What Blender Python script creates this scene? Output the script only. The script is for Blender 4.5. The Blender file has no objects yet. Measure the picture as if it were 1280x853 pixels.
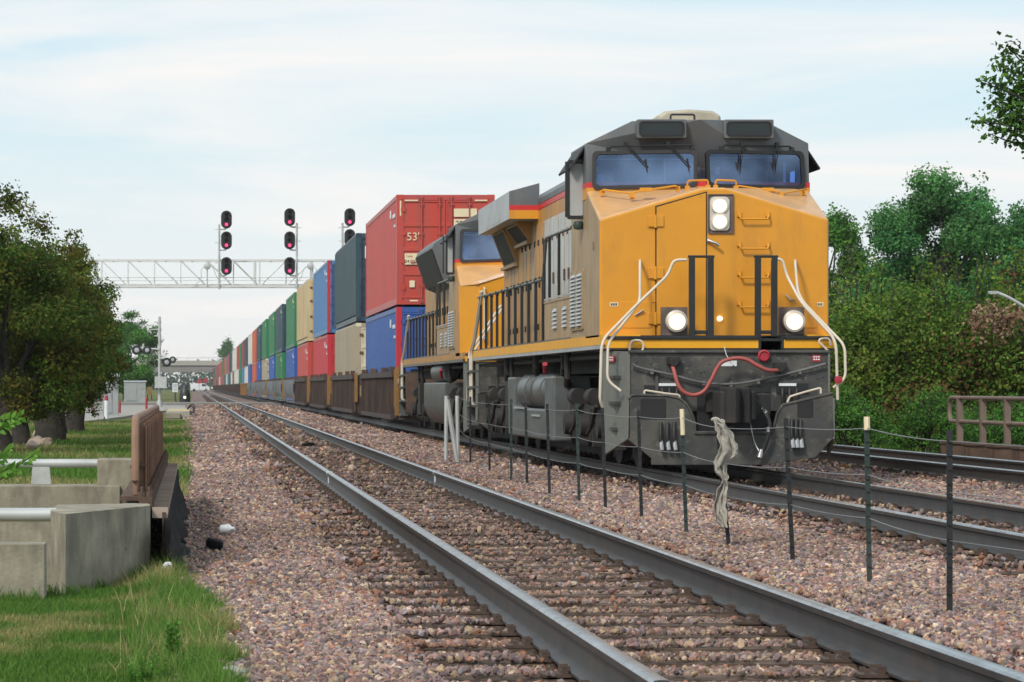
import bpy, bmesh, math, random
import numpy as np
from mathutils import Vector, Matrix

scene = bpy.context.scene
COL = scene.collection
R = math.radians

# ------------------------------------------------------------------ camera
F_PX, VX, VY, CZ = 3895.0, 243.0, 484.0, 1.254      # focal length and vanishing point in photo pixels, eye height
cam_d = bpy.data.cameras.new('camera')
cam = bpy.data.objects.new('camera', cam_d)
COL.objects.link(cam)
scene.camera = cam
cam.location = (0, 0, CZ)
cam.rotation_euler = (R(90), 0, 0)
cam_d.sensor_width = 36
cam_d.lens = 36 * F_PX / 1280
cam_d.shift_x = (640 - VX) / 1280
cam_d.shift_y = (VY - 426.5) / 1280
cam_d.clip_start = 0.5
cam_d.clip_end = 6000
cam_d.dof.use_dof = True
cam_d.dof.focus_distance = 31
cam_d.dof.aperture_fstop = 14

# ------------------------------------------------------------------ world + sun
SUN_EL, SUN_AZ = 42.0, 215.0        # azimuth clockwise from +Y (north): the sun is behind the camera, to the left
world = bpy.data.worlds.new('World')
scene.world = world
world.use_nodes = True
nt = world.node_tree
nt.nodes.clear()
def N(t, typ, **kw):
    n = t.nodes.new(typ)
    for k, v in kw.items():
        setattr(n, k, v)
    return n
wo = N(nt, 'ShaderNodeOutputWorld')
bg = N(nt, 'ShaderNodeBackground')
bg.inputs['Strength'].default_value = 0.075
sky = N(nt, 'ShaderNodeTexSky', sky_type='NISHITA', sun_disc=False)
sky.sun_elevation = R(SUN_EL)
sky.sun_rotation = R(SUN_AZ)
sky.air_density = 1.0
sky.dust_density = 1.5
sky.ozone_density = 1.2
tc = N(nt, 'ShaderNodeTexCoord')
mp = N(nt, 'ShaderNodeMapping')
mp.inputs['Scale'].default_value = (2.2, 2.2, 15.0)
mp.inputs['Rotation'].default_value = (0, R(5), 0)
nz = N(nt, 'ShaderNodeTexNoise')
nz.inputs['Scale'].default_value = 2.2
nz.inputs['Detail'].default_value = 7
nz.inputs['Roughness'].default_value = 0.55
nz.inputs['Distortion'].default_value = 0.5
rp = N(nt, 'ShaderNodeValToRGB')
rp.color_ramp.elements[0].position = 0.36
rp.color_ramp.elements[1].position = 0.68
rp.color_ramp.elements[0].color = (0.0, 0.0, 0.0, 1)
rp.color_ramp.elements[1].color = (0.95, 0.95, 0.95, 1)
sep = N(nt, 'ShaderNodeSeparateXYZ')
hz = N(nt, 'ShaderNodeMapRange')       # thicker veil of cloud towards the horizon
hz.inputs['From Min'].default_value = 0.0
hz.inputs['From Max'].default_value = 0.11
hz.inputs['To Min'].default_value = 0.95
hz.inputs['To Max'].default_value = 0.0
mx0 = N(nt, 'ShaderNodeMath', operation='MAXIMUM')
mix = N(nt, 'ShaderNodeMix', data_type='RGBA')
mix.inputs['B'].default_value = (7.3, 7.05, 6.85, 1)
L = nt.links.new
L(tc.outputs['Generated'], mp.inputs['Vector'])
L(mp.outputs['Vector'], nz.inputs['Vector'])
L(nz.outputs['Fac'], rp.inputs['Fac'])
L(tc.outputs['Generated'], sep.inputs[0])
L(sep.outputs['Z'], hz.inputs['Value'])
L(hz.outputs['Result'], mx0.inputs[0])
L(rp.outputs['Color'], mx0.inputs[1])
L(mx0.outputs[0], mix.inputs['Factor'])
veil = N(nt, 'ShaderNodeMix', data_type='RGBA')
veil.inputs['Factor'].default_value = 0.72
veil.inputs['B'].default_value = (4.7, 6.45, 7.3, 1)
L(sky.outputs['Color'], veil.inputs['A'])
L(veil.outputs['Result'], mix.inputs['A'])
L(mix.outputs['Result'], bg.inputs['Color'])
L(bg.outputs['Background'], wo.inputs['Surface'])

sun_d = bpy.data.lights.new('sun', 'SUN')
sun_d.energy = 1.5
sun_d.angle = R(10)
sun_d.color = (1.0, 0.93, 0.83)
sun = bpy.data.objects.new('sun', sun_d)
COL.objects.link(sun)
sd = Vector((math.sin(R(SUN_AZ)) * math.cos(R(SUN_EL)), math.cos(R(SUN_AZ)) * math.cos(R(SUN_EL)), math.sin(R(SUN_EL))))
sun.rotation_euler = sd.to_track_quat('Z', 'Y').to_euler()
sun.location = (-10, -10, 20)

vs = scene.view_settings
vs.view_transform = 'Standard'
vs.look = 'None'
vs.gamma = 1
vs.exposure = 0.87
vs.use_curve_mapping = False
scene.render.engine = 'CYCLES'
scene.cycles.use_denoising = True
scene.cycles.max_bounces = 6
scene.cycles.transparent_max_bounces = 6

# ------------------------------------------------------------------ materials
def mat(name, col, rough=0.6, metal=0.0, var=0.18, scale=3.0, dirt=None, dirt_amt=0.0, dirt_scale=2.5, streak=1.0,
        bump=0.0, bump_scale=30.0, spec=0.5, coat=0.0, rust=0.0, rust_col=(0.13, 0.045, 0.02)):
    """Painted or bare surface: base colour varied by noise, dirt in patches or vertical runs, rust spots."""
    m = bpy.data.materials.new(name)
    m.use_nodes = True
    t = m.node_tree
    b = t.nodes['Principled BSDF']
    l = t.links.new
    b.inputs['Roughness'].default_value = rough
    b.inputs['Metallic'].default_value = metal
    b.inputs['Specular IOR Level'].default_value = spec
    b.inputs['Coat Weight'].default_value = coat
    tcn = N(t, 'ShaderNodeTexCoord')
    n1 = N(t, 'ShaderNodeTexNoise')
    n1.inputs['Scale'].default_value = scale
    n1.inputs['Detail'].default_value = 6
    l(tcn.outputs['Object'], n1.inputs['Vector'])
    mr = N(t, 'ShaderNodeMapRange')
    mr.inputs['From Min'].default_value = 0.3
    mr.inputs['From Max'].default_value = 0.7
    mr.inputs['To Min'].default_value = 1 - var
    mr.inputs['To Max'].default_value = 1 + var
    l(n1.outputs['Fac'], mr.inputs['Value'])
    mul = N(t, 'ShaderNodeVectorMath', operation='SCALE')
    mul.inputs[0].default_value = col
    l(mr.outputs['Result'], mul.inputs['Scale'])
    out = mul.outputs['Vector']
    if dirt is not None and dirt_amt > 0:
        mpn = N(t, 'ShaderNodeMapping')
        mpn.inputs['Scale'].default_value = (1, 1, 1 / streak)
        l(tcn.outputs['Object'], mpn.inputs['Vector'])
        n2 = N(t, 'ShaderNodeTexNoise')
        n2.inputs['Scale'].default_value = dirt_scale
        n2.inputs['Detail'].default_value = 8
        n2.inputs['Roughness'].default_value = 0.65
        l(mpn.outputs['Vector'], n2.inputs['Vector'])
        r2 = N(t, 'ShaderNodeMapRange')
        r2.inputs['From Min'].default_value = 0.62 - dirt_amt * 0.4
        r2.inputs['From Max'].default_value = 0.80 - dirt_amt * 0.25
        r2.inputs['To Max'].default_value = min(1.0, 0.45 + dirt_amt * 0.5)
        l(n2.outputs['Fac'], r2.inputs['Value'])
        mm = N(t, 'ShaderNodeMix', data_type='RGBA')
        mm.inputs['B'].default_value = (*dirt, 1)
        l(r2.outputs['Result'], mm.inputs['Factor'])
        l(out, mm.inputs['A'])
        out = mm.outputs['Result']
    if rust > 0:
        n3 = N(t, 'ShaderNodeTexNoise')
        n3.inputs['Scale'].default_value = 9
        n3.inputs['Detail'].default_value = 10
        n3.inputs['Roughness'].default_value = 0.7
        l(tcn.outputs['Object'], n3.inputs['Vector'])
        r3 = N(t, 'ShaderNodeMapRange')
        r3.inputs['From Min'].default_value = 0.70 - rust * 0.3
        r3.inputs['From Max'].default_value = 0.74 - rust * 0.25
        l(n3.outputs['Fac'], r3.inputs['Value'])
        mm = N(t, 'ShaderNodeMix', data_type='RGBA')
        mm.inputs['B'].default_value = (*rust_col, 1)
        l(r3.outputs['Result'], mm.inputs['Factor'])
        l(out, mm.inputs['A'])
        out = mm.outputs['Result']
    l(out, b.inputs['Base Color'])
    if bump > 0:
        n4 = N(t, 'ShaderNodeTexNoise')
        n4.inputs['Scale'].default_value = bump_scale
        n4.inputs['Detail'].default_value = 5
        l(tcn.outputs['Object'], n4.inputs['Vector'])
        bp = N(t, 'ShaderNodeBump')
        bp.inputs['Strength'].default_value = bump
        bp.inputs['Distance'].default_value = 0.02
        l(n4.outputs['Fac'], bp.inputs['Height'])
        l(bp.outputs['Normal'], b.inputs['Normal'])
    return m

def emit_mat(name, col, s, base=(0.8, 0.8, 0.8)):
    m = bpy.data.materials.new(name)
    m.use_nodes = True
    b = m.node_tree.nodes['Principled BSDF']
    b.inputs['Base Color'].default_value = (*base, 1)
    b.inputs['Emission Color'].default_value = (*col, 1)
    b.inputs['Emission Strength'].default_value = s
    b.inputs['Roughness'].default_value = 0.2
    return m

def attr_mat(name, rough=0.7, translucent=0.0, spec=0.3, bump=0.0):
    """Colour comes from the mesh's own per-stone / per-leaf / per-blade variation."""
    m = bpy.data.materials.new(name)
    m.use_nodes = True
    t = m.node_tree
    b = t.nodes['Principled BSDF']
    b.inputs['Roughness'].default_value = rough
    b.inputs['Specular IOR Level'].default_value = spec
    a = N(t, 'ShaderNodeAttribute', attribute_name='col')
    t.links.new(a.outputs['Color'], b.inputs['Base Color'])
    if bump > 0:
        tcn = N(t, 'ShaderNodeTexCoord')
        n4 = N(t, 'ShaderNodeTexNoise')
        n4.inputs['Scale'].default_value = 60
        n4.inputs['Detail'].default_value = 4
        t.links.new(tcn.outputs['Object'], n4.inputs['Vector'])
        mrr = N(t, 'ShaderNodeMapRange')
        mrr.inputs['To Min'].default_value = 0.6
        mrr.inputs['To Max'].default_value = 1.4
        t.links.new(n4.outputs['Fac'], mrr.inputs['Value'])
        sc = N(t, 'ShaderNodeVectorMath', operation='SCALE')
        t.links.new(a.outputs['Color'], sc.inputs[0])
        t.links.new(mrr.outputs['Result'], sc.inputs['Scale'])
        t.links.new(sc.outputs['Vector'], b.inputs['Base Color'])
    if translucent > 0:
        tr = N(t, 'ShaderNodeBsdfTranslucent')
        mxs = N(t, 'ShaderNodeMixShader')
        mxs.inputs[0].default_value = translucent
        t.links.new(a.outputs['Color'], tr.inputs['Color'])
        t.links.new(b.outputs[0], mxs.inputs[1])
        t.links.new(tr.outputs[0], mxs.inputs[2])
        t.links.new(mxs.outputs[0], t.nodes['Material Output'].inputs['Surface'])
    return m

DUST = (0.24, 0.17, 0.105)
MT = {}
MT['yellow'] = mat('loco_yellow', (0.66, 0.285, 0.016), 0.42, var=0.07, scale=1.6, dirt=(0.40, 0.19, 0.04), dirt_amt=0.22, streak=3, coat=0.1, bump=0.05, bump_scale=6, rust=0.085, rust_col=(0.26, 0.12, 0.02))
MT['yellow_side'] = mat('loco_yellow_dusty', (0.50, 0.235, 0.04), 0.5, var=0.14, scale=2, dirt=DUST, dirt_amt=0.52, dirt_scale=3, streak=8, rust=0.2)
MT['tan'] = mat('loco_dust_sheen_tan', (0.34, 0.225, 0.115), 0.55, var=0.16, scale=2.5, dirt=(0.40, 0.36, 0.28), dirt_amt=0.35, dirt_scale=4, streak=9, rust=0.16)  # dusty tan with the grazing sky reflection painted in
MT['band'] = mat('loco_band_yellow', (0.78, 0.37, 0.012), 0.4, var=0.06, dirt=(0.42, 0.22, 0.05), dirt_amt=0.15)
MT['nose_top'] = mat('loco_nose_top', (0.60, 0.33, 0.13), 0.42, var=0.1, scale=4, dirt=(0.47, 0.30, 0.16), dirt_amt=0.4, coat=0.2)  # paler than the yellow: the lit top is painted into the colour
MT['grey'] = mat('loco_grey', (0.105, 0.115, 0.125), 0.5, var=0.14, scale=2, dirt=(0.17, 0.165, 0.155), dirt_amt=0.3, streak=4, bump=0.05, bump_scale=8)
MT['wing_side'] = mat('loco_wing_grey', (0.36, 0.38, 0.39), 0.45, var=0.1, dirt=(0.24, 0.24, 0.23), dirt_amt=0.3, streak=5)
MT['red'] = mat('loco_red', (0.55, 0.03, 0.03), 0.4, var=0.1)
MT['black'] = mat('black_paint', (0.016, 0.018, 0.02), 0.45, var=0.2)
MT['rubber'] = mat('rubber', (0.012, 0.012, 0.014), 0.6, var=0.2)
MT['dark'] = mat('under_dark', (0.017, 0.016, 0.0155), 0.75, var=0.4, scale=4, dirt=(0.055, 0.043, 0.033), dirt_amt=0.35)
MT['pilot'] = mat('pilot_grey', (0.045, 0.047, 0.046), 0.6, var=0.25, scale=3, dirt=(0.125, 0.112, 0.092), dirt_amt=0.44, dirt_scale=2.6, bump=0.08, bump_scale=12, rust=0.46, rust_col=(0.125, 0.118, 0.103))
MT['pilot_side'] = mat('pilot_side_grey', (0.15, 0.16, 0.145), 0.55, var=0.2, scale=3, dirt=(0.10, 0.088, 0.068), dirt_amt=0.45, dirt_scale=3, rust=0.4, rust_col=(0.22, 0.215, 0.19))  # lighter than the pilot: the lit flank is put into the colour
MT['tank'] = mat('tank_grey', (0.10, 0.112, 0.115), 0.42, var=0.18, scale=3, dirt=(0.058, 0.045, 0.034), dirt_amt=0.5, dirt_scale=1.6, streak=0.6)
MT['white'] = mat('rail_white', (0.60, 0.53, 0.43), 0.5, var=0.08, rust=0.07, rust_col=(0.4, 0.25, 0.12))
MT['cream'] = mat('cream', (0.72, 0.62, 0.42), 0.55, var=0.08)
MT['rod'] = mat('rod_grey', (0.12, 0.12, 0.12), 0.5, var=0.2)
MT['steel'] = mat('bright_steel', (0.45, 0.45, 0.45), 0.35, metal=0.9, var=0.15)
MT['chrome'] = mat('lamp_plate', (0.62, 0.58, 0.52), 0.35, metal=0.3, var=0.12)
MT['lampbox'] = mat('lamp_box_brown', (0.14, 0.10, 0.085), 0.6, var=0.25, rust=0.1)
MT['lamp'] = emit_mat('lamp_lit', (1.0, 0.86, 0.66), 1.5)
MT['lamp_ring'] = emit_mat('lamp_lit_edge', (1.0, 0.72, 0.42), 0.42)
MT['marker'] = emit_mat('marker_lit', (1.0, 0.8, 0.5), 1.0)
MT['siglit'] = emit_mat('signal_red_lit', (1.0, 0.06, 0.20), 1.2, base=(0.5, 0.02, 0.06))
MT['sigoff'] = mat('signal_lens_dark', (0.02, 0.015, 0.02), 0.2)
MT['sigback'] = mat('signal_backing', (0.018, 0.017, 0.018), 0.6)
MT['rail_brown'] = mat('brown_pipe', (0.165, 0.12, 0.095), 0.6, var=0.2, rust=0.1)
MT['galv_white'] = mat('pale_lattice', (0.60, 0.61, 0.60), 0.5, var=0.08)
MT['galv'] = mat('galvanised', (0.46, 0.48, 0.48), 0.5, metal=0.25, var=0.12, dirt=(0.3, 0.3, 0.28), dirt_amt=0.25)
MT['hose_red'] = mat('hose_red', (0.34, 0.075, 0.065), 0.55, var=0.12)
MT['label_red'] = mat('label_red', (0.36, 0.025, 0.04), 0.5, var=0.06)
MT['rail_side'] = mat('rail_side', (0.06, 0.06, 0.062), 0.5, metal=0.35, var=0.2, scale=5, dirt=(0.12, 0.075, 0.05), dirt_amt=0.28, dirt_scale=6, rust=0.05)
MT['rail_top'] = mat('rail_top', (0.36, 0.38, 0.40), 0.25, metal=1.0, var=0.18, scale=3, dirt=(0.085, 0.075, 0.065), dirt_amt=0.40, dirt_scale=9)
MT['tie'] = mat('tie_wood', (0.085, 0.062, 0.05), 0.9, var=0.4, scale=6, spec=0.15, dirt=(0.19, 0.13, 0.095), dirt_amt=0.4, dirt_scale=5, bump=0.4, bump_scale=25)
MT['plate'] = mat('tie_plate_rust', (0.075, 0.05, 0.038), 0.75, var=0.3, scale=14, rust=0.2, rust_col=(0.17, 0.075, 0.035))
MT['concrete'] = mat('concrete', (0.295, 0.27, 0.205), 0.9, var=0.22, scale=5, dirt=(0.12, 0.113, 0.088), dirt_amt=0.55, dirt_scale=5, streak=3, bump=0.25, bump_scale=40)
MT['concrete_pale'] = mat('concrete_pale', (0.34, 0.33, 0.29), 0.85, var=0.12, scale=4, dirt=(0.28, 0.26, 0.21), dirt_amt=0.4, dirt_scale=4, streak=3, bump=0.2, bump_scale=40)
MT['rust'] = mat('rusty_girder', (0.235, 0.135, 0.09), 0.75, var=0.22, scale=3, dirt=(0.34, 0.22, 0.14), dirt_amt=0.4, dirt_scale=3, streak=5, rust=0.10, rust_col=(0.12, 0.04, 0.02), bump=0.15)
MT['rust_dark'] = mat('rusty_dark', (0.095, 0.058, 0.042), 0.8, var=0.3, scale=5, rust=0.12, bump=0.2)
MT['rust_pale'] = mat('rusty_pale', (0.38, 0.30, 0.25), 0.7, var=0.15, rust=0.2)
MT['membrane'] = mat('membrane', (0.009, 0.009, 0.010), 0.85, var=0.3, spec=0.15, bump=0.3, bump_scale=9)
MT['post'] = mat('fence_post_green', (0.022, 0.040, 0.036), 0.55, var=0.25, dirt=(0.06, 0.06, 0.055), dirt_amt=0.2)
MT['post_black'] = mat('fence_post_black', (0.014, 0.016, 0.018), 0.55, var=0.25)
MT['wire'] = mat('wire_grey', (0.22, 0.22, 0.22), 0.45, metal=0.5, var=0.1)
MT['stem'] = mat('green_stem', (0.06, 0.14, 0.03), 0.6)
MT['cloth'] = mat('rag', (0.40, 0.375, 0.33), 0.9, var=0.16, scale=12, dirt=(0.22, 0.20, 0.17), dirt_amt=0.4, dirt_scale=8, bump=0.4, bump_scale=60)
MT['asphalt'] = mat('asphalt', (0.20, 0.195, 0.185), 0.9, var=0.14, scale=2)
MT['path'] = mat('pavement', (0.30, 0.285, 0.26), 0.9, var=0.1, scale=1)
MT['shed'] = mat('grey_shed', (0.29, 0.31, 0.32), 0.5, var=0.08, streak=4, dirt=(0.3, 0.3, 0.3), dirt_amt=0.25)
MT['ballast'] = None
MT['soil'] = None
MT['bark'] = mat('bark', (0.034, 0.029, 0.024), 0.9, var=0.35, scale=8, bump=0.9, bump_scale=22)
MT['leaf'] = attr_mat('leaves', 0.6, 0.32, 0.10)
MT['blade'] = attr_mat('grass_blades', 0.6, 0.30, 0.12)
MT['stone'] = attr_mat('ballast_stone', 0.9, 0, 0.10, bump=1)
MT['orange'] = mat('safety_orange', (0.62, 0.20, 0.02), 0.5)
MT['safety_yellow'] = mat('safety_yellow', (0.68, 0.45, 0.04), 0.6, var=0.12)
MT['wood_yellow'] = mat('yellow_board', (0.55, 0.36, 0.12), 0.7)
MT['plastic_white'] = mat('plastic_white', (0.68, 0.72, 0.75), 0.35, var=0.1)
MT['well_brown'] = mat('well_brown', (0.036, 0.026, 0.023), 0.7, var=0.3, scale=2.5, dirt=(0.12, 0.065, 0.045), dirt_amt=0.4, dirt_scale=2, streak=4)
MT['well_grey'] = mat('well_grey', (0.155, 0.17, 0.185), 0.6, var=0.15, dirt=(0.09, 0.085, 0.08), dirt_amt=0.35, dirt_scale=1.5, streak=3)
MT['well_yellow'] = mat('well_yellow', (0.27, 0.135, 0.03), 0.6, var=0.25, dirt=(0.13, 0.085, 0.05), dirt_amt=0.5, dirt_scale=3)

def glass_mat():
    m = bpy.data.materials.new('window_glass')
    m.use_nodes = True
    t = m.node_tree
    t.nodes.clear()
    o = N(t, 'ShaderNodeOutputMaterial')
    tr = N(t, 'ShaderNodeBsdfTransparent'); tr.inputs['Color'].default_value = (0.55, 0.68, 0.90, 1)  # blue of the reflections is put into the tint
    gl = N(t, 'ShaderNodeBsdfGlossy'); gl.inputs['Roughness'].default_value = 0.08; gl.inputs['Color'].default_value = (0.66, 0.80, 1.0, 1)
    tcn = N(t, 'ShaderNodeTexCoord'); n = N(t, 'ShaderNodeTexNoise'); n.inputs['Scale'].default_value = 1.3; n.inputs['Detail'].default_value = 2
    mr = N(t, 'ShaderNodeMapRange'); mr.inputs['From Min'].default_value = .35; mr.inputs['From Max'].default_value = .7; mr.inputs['To Min'].default_value = .05; mr.inputs['To Max'].default_value = .26  # noise paints uneven reflections across the pane
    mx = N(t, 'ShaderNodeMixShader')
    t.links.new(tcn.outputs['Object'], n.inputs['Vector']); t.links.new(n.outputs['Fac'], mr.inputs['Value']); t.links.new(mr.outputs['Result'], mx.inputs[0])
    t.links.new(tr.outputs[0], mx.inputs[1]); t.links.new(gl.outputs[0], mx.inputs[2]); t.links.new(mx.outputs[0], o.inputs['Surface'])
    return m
MT['cab_inside'] = mat('cab_inside', (0.045, 0.09, 0.20), 0.7, var=0.5, scale=1.2)
MT['cab_console_glint'] = mat('cab_console_glint', (0.85, 0.85, 0.82), 0.6)  # pale console, also painted window light and reflection strips
MT['cab_seat'] = mat('cab_seat', (0.03, 0.045, 0.09), 0.7)
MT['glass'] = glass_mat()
MT['numglass'] = mat('number_board_glass', (0.012, 0.018, 0.020), 0.15, var=0.1)

# ------------------------------------------------------------------ mesh builder
class MB:
    def __init__(s):
        s.v, s.f, s.m = [], [], []
    def add(s, vs, fs, mi=0):
        o = len(s.v)
        s.v += [tuple(x) for x in vs]
        s.f += [[i + o for i in f] for f in fs]
        s.m += [mi] * len(fs)
        return s
    def box(s, x0, x1, y0, y1, z0, z1, mi=0):
        vs = [(x, y, z) for z in (z0, z1) for y in (y0, y1) for x in (x0, x1)]
        return s.add(vs, [(0, 2, 3, 1), (4, 5, 7, 6), (0, 1, 5, 4), (2, 6, 7, 3), (0, 4, 6, 2), (1, 3, 7, 5)], mi)
    def hexa(s, p, mi=0):          # 8 corners: bottom 4 ring, top 4 ring
        return s.add(p, [(3, 2, 1, 0), (4, 5, 6, 7), (0, 1, 5, 4), (1, 2, 6, 5), (2, 3, 7, 6), (3, 0, 4, 7)], mi)
    def plate(s, poly, M, d0, d1, mi=0):
        n = len(poly)
        vs = [M @ Vector((x, y, d0)) for x, y in poly] + [M @ Vector((x, y, d1)) for x, y in poly]
        fs = [list(range(n))[::-1], list(range(n, 2 * n))] + [(i, (i + 1) % n, n + (i + 1) % n, n + i) for i in range(n)]
        return s.add(vs, fs, mi)
    def ring(s, po, pi, M, d0, d1, mi=0):
        n = len(po)
        vs = [M @ Vector((x, y, d)) for d in (d0, d1) for pl in (po, pi) for x, y in pl]
        fs = []
        for i in range(n):
            j = (i + 1) % n
            fs += [(i, j, n + j, n + i)[::-1], (2 * n + i, 2 * n + j, 3 * n + j, 3 * n + i),
                   (i, j, 2 * n + j, 2 * n + i), (n + j, n + i, 3 * n + i, 3 * n + j)]
        return s.add(vs, fs, mi)
    def tube(s, pts, r, n=8, mi=0):
        pts = [Vector(p) for p in pts]
        rs = r if isinstance(r, (list, tuple)) else [r] * len(pts)
        vs, fs = [], []
        prev = None
        for i, p in enumerate(pts):
            a = pts[max(i - 1, 0)]
            b = pts[min(i + 1, len(pts) - 1)]
            d = (b - a)
            if d.length < 1e-9:
                d = Vector((0, 0, 1))
            d.normalize()
            if prev is None:
                u = d.orthogonal().normalized()
            else:
                u = (prev - d * prev.dot(d))
                u = u.normalized() if u.length > 1e-6 else d.orthogonal().normalized()
            prev = u
            w = d.cross(u)
            for k in range(n):
                t = 2 * math.pi * k / n
                vs.append(p + (u * math.cos(t) + w * math.sin(t)) * rs[i])
        for i in range(len(pts) - 1):
            for k in range(n):
                k2 = (k + 1) % n
                fs.append((i * n + k, i * n + k2, (i + 1) * n + k2, (i + 1) * n + k))
        fs.append(list(range(n))[::-1])
        fs.append([(len(pts) - 1) * n + k for k in range(n)])
        return s.add(vs, fs, mi)
    def cyl(s, p0, p1, r0, r1=None, n=20, mi=0):
        return s.tube([p0, p1], [r0, r0 if r1 is None else r1], n, mi)
    def lathe(s, prof, M, n=20, mi=0):      # profile (r, h) turned about local z of M
        vs, fs = [], []
        for r, h in prof:
            for k in range(n):
                t = 2 * math.pi * k / n
                vs.append(M @ Vector((r * math.cos(t), r * math.sin(t), h)))
        for i in range(len(prof) - 1):
            for k in range(n):
                k2 = (k + 1) % n
                fs.append((i * n + k, i * n + k2, (i + 1) * n + k2, (i + 1) * n + k))
        fs.append(list(range(n))[::-1])
        fs.append([(len(prof) - 1) * n + k for k in range(n)])
        return s.add(vs, fs, mi)
    def loft(s, rings, mi=0, caps=True):
        n = len(rings[0])
        vs = [p for r in rings for p in r]
        fs = [(i * n + k, i * n + (k + 1) % n, (i + 1) * n + (k + 1) % n, (i + 1) * n + k) for i in range(len(rings) - 1) for k in range(n)]
        if caps:
            fs += [list(range(n))[::-1], [(len(rings) - 1) * n + k for k in range(n)]]
        return s.add(vs, fs, mi)
    def mesh(s, name, mats, smooth=True, recalc=True):
        me = bpy.data.meshes.new(name)
        me.from_pydata(s.v, [], s.f)
        for m in (mats if isinstance(mats, (list, tuple)) else [mats]):
            me.materials.append(MT[m] if isinstance(m, str) else m)
        if any(s.m):
            me.polygons.foreach_set('material_index', s.m)
        if recalc:
            b = bmesh.new()
            b.from_mesh(me)
            bmesh.ops.recalc_face_normals(b, faces=b.faces)
            b.to_mesh(me)
            b.free()
        if smooth:
            me.polygons.foreach_set('use_smooth', [True] * len(me.polygons))
            me.set_sharp_from_angle(angle=R(38))
        me.update()
        return me
    def build(s, name, mats, parent=None, loc=(0, 0, 0), rot=(0, 0, 0), bevel=0.0, smooth=True, recalc=True):
        o = bpy.data.objects.new(name, s.mesh(name, mats, smooth, recalc))
        COL.objects.link(o)
        o.parent = parent
        o.location = loc
        o.rotation_euler = rot
        if bevel > 0:
            md = o.modifiers.new('bevel', 'BEVEL')
            md.width = bevel
            md.segments = 2
            md.limit_method = 'ANGLE'
            md.angle_limit = R(40)
            md.harden_normals = True
        return o

def tag(o, label=None, cat=None, group=None, kind=None):
    if label: o['label'] = label
    if cat: o['category'] = cat
    if group: o['group'] = group
    if kind: o['kind'] = kind
    return o
def empty(name, loc=(0, 0, 0), rz=0.0, label=None, cat=None, group=None):
    o = bpy.data.objects.new(name, None)
    COL.objects.link(o)
    o.empty_display_size = 0.3
    o.location = loc
    o.rotation_euler = (0, 0, rz)
    return tag(o, label, cat, group)
def dup(root, parent=None):
    c = root.copy()
    COL.objects.link(c)
    c.parent = parent
    for ch in list(root.children):
        dup(ch, c)
    return c
def at(px, py, Y):
    return Vector((( px - VX) * Y / F_PX, Y, CZ - (py - VY) * Y / F_PX))
def gnd(px, py, z=0.0):
    Y = F_PX * (CZ - z) / (py - VY)
    return Vector(((px - VX) * Y / F_PX, Y, z))
def rrect(w, h, r, n=4, cx=0, cy=0):
    p = []
    for (sx, sy, a0) in ((1, -1, -90), (1, 1, 0), (-1, 1, 90), (-1, -1, 180)):
        for k in range(n + 1):
            a = R(a0 + 90 * k / n)
            p.append((cx + sx * (w / 2 - r) + r * math.cos(a), cy + sy * (h / 2 - r) + r * math.sin(a)))
    return p
def MX(o, u, v):     # frame with origin o, x along u, y along v
    u = Vector(u).normalized()
    v = Vector(v)
    v = (v - u * v.dot(u)).normalized()
    w = u.cross(v)
    m = Matrix((u, v, w)).transposed().to_4x4()
    m.translation = Vector(o)
    return m
FRONT = lambda o: MX(o, (1, 0, 0), (0, 0, 1))       # faces the camera: local z = -y
def smooth_path(pts, k=6):
    pts = [Vector(p) for p in pts]
    q = [pts[0]] + pts + [pts[-1]]
    out = []
    for i in range(1, len(q) - 2):
        for t in range(k):
            t /= k
            a, b, c, d = q[i - 1], q[i], q[i + 1], q[i + 2]
            out.append(0.5 * ((2 * b) + (c - a) * t + (2 * a - 5 * b + 4 * c - d) * t * t + (3 * b - a - 3 * c + d) * t ** 3))
    out.append(pts[-1])
    return out
def round_path(pts, r=0.08, k=4):       # straight tube runs with rounded bends
    pts = [Vector(p) for p in pts]
    out = [pts[0]]
    for i in range(1, len(pts) - 1):
        a, b, c = pts[i - 1], pts[i], pts[i + 1]
        rr = min(r, (a - b).length * 0.45, (c - b).length * 0.45)
        p0 = b + (a - b).normalized() * rr
        p1 = b + (c - b).normalized() * rr
        for t in range(k + 1):
            t /= k
            out.append(p0 * (1 - t) ** 2 + b * 2 * t * (1 - t) + p1 * t * t)
    out.append(pts[-1])
    return out
def np_mesh(name, verts, faces, mats, cols=None):
    """Fast mesh from arrays: verts (n,3), faces (m,k), cols (n,3)."""
    me = bpy.data.meshes.new(name)
    n, (m, k) = len(verts), faces.shape
    me.vertices.add(n)
    me.vertices.foreach_set('co', np.ascontiguousarray(verts, dtype=np.float32).ravel())
    me.loops.add(m * k)
    me.loops.foreach_set('vertex_index', np.ascontiguousarray(faces, dtype=np.int32).ravel())
    me.polygons.add(m)
    me.polygons.foreach_set('loop_start', np.arange(0, m * k, k, dtype=np.int32))
    me.update(calc_edges=True)
    if cols is not None:
        a = me.attributes.new('col', 'FLOAT_COLOR', 'POINT')
        c = np.ones((n, 4), dtype=np.float32)
        c[:, :3] = cols
        a.data.foreach_set('color', c.ravel())
    for mm in (mats if isinstance(mats, (list, tuple)) else [mats]):
        me.materials.append(MT[mm])
    me.polygons.foreach_set('use_smooth', np.zeros(m, dtype=bool))
    me.validate()
    return me
def link(name, me, parent=None, loc=(0, 0, 0)):
    o = bpy.data.objects.new(name, me)
    COL.objects.link(o)
    o.parent = parent
    o.location = loc
    return o
# ------------------------------------------------------------------ ground, ballast, tracks
rng = np.random.default_rng(7)
random.seed(5)
TRK = {'near': 2.40, 'train': 6.74, 'far': 11.3}
HG = 0.69                                             # half the spacing of the rails' centres

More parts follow.
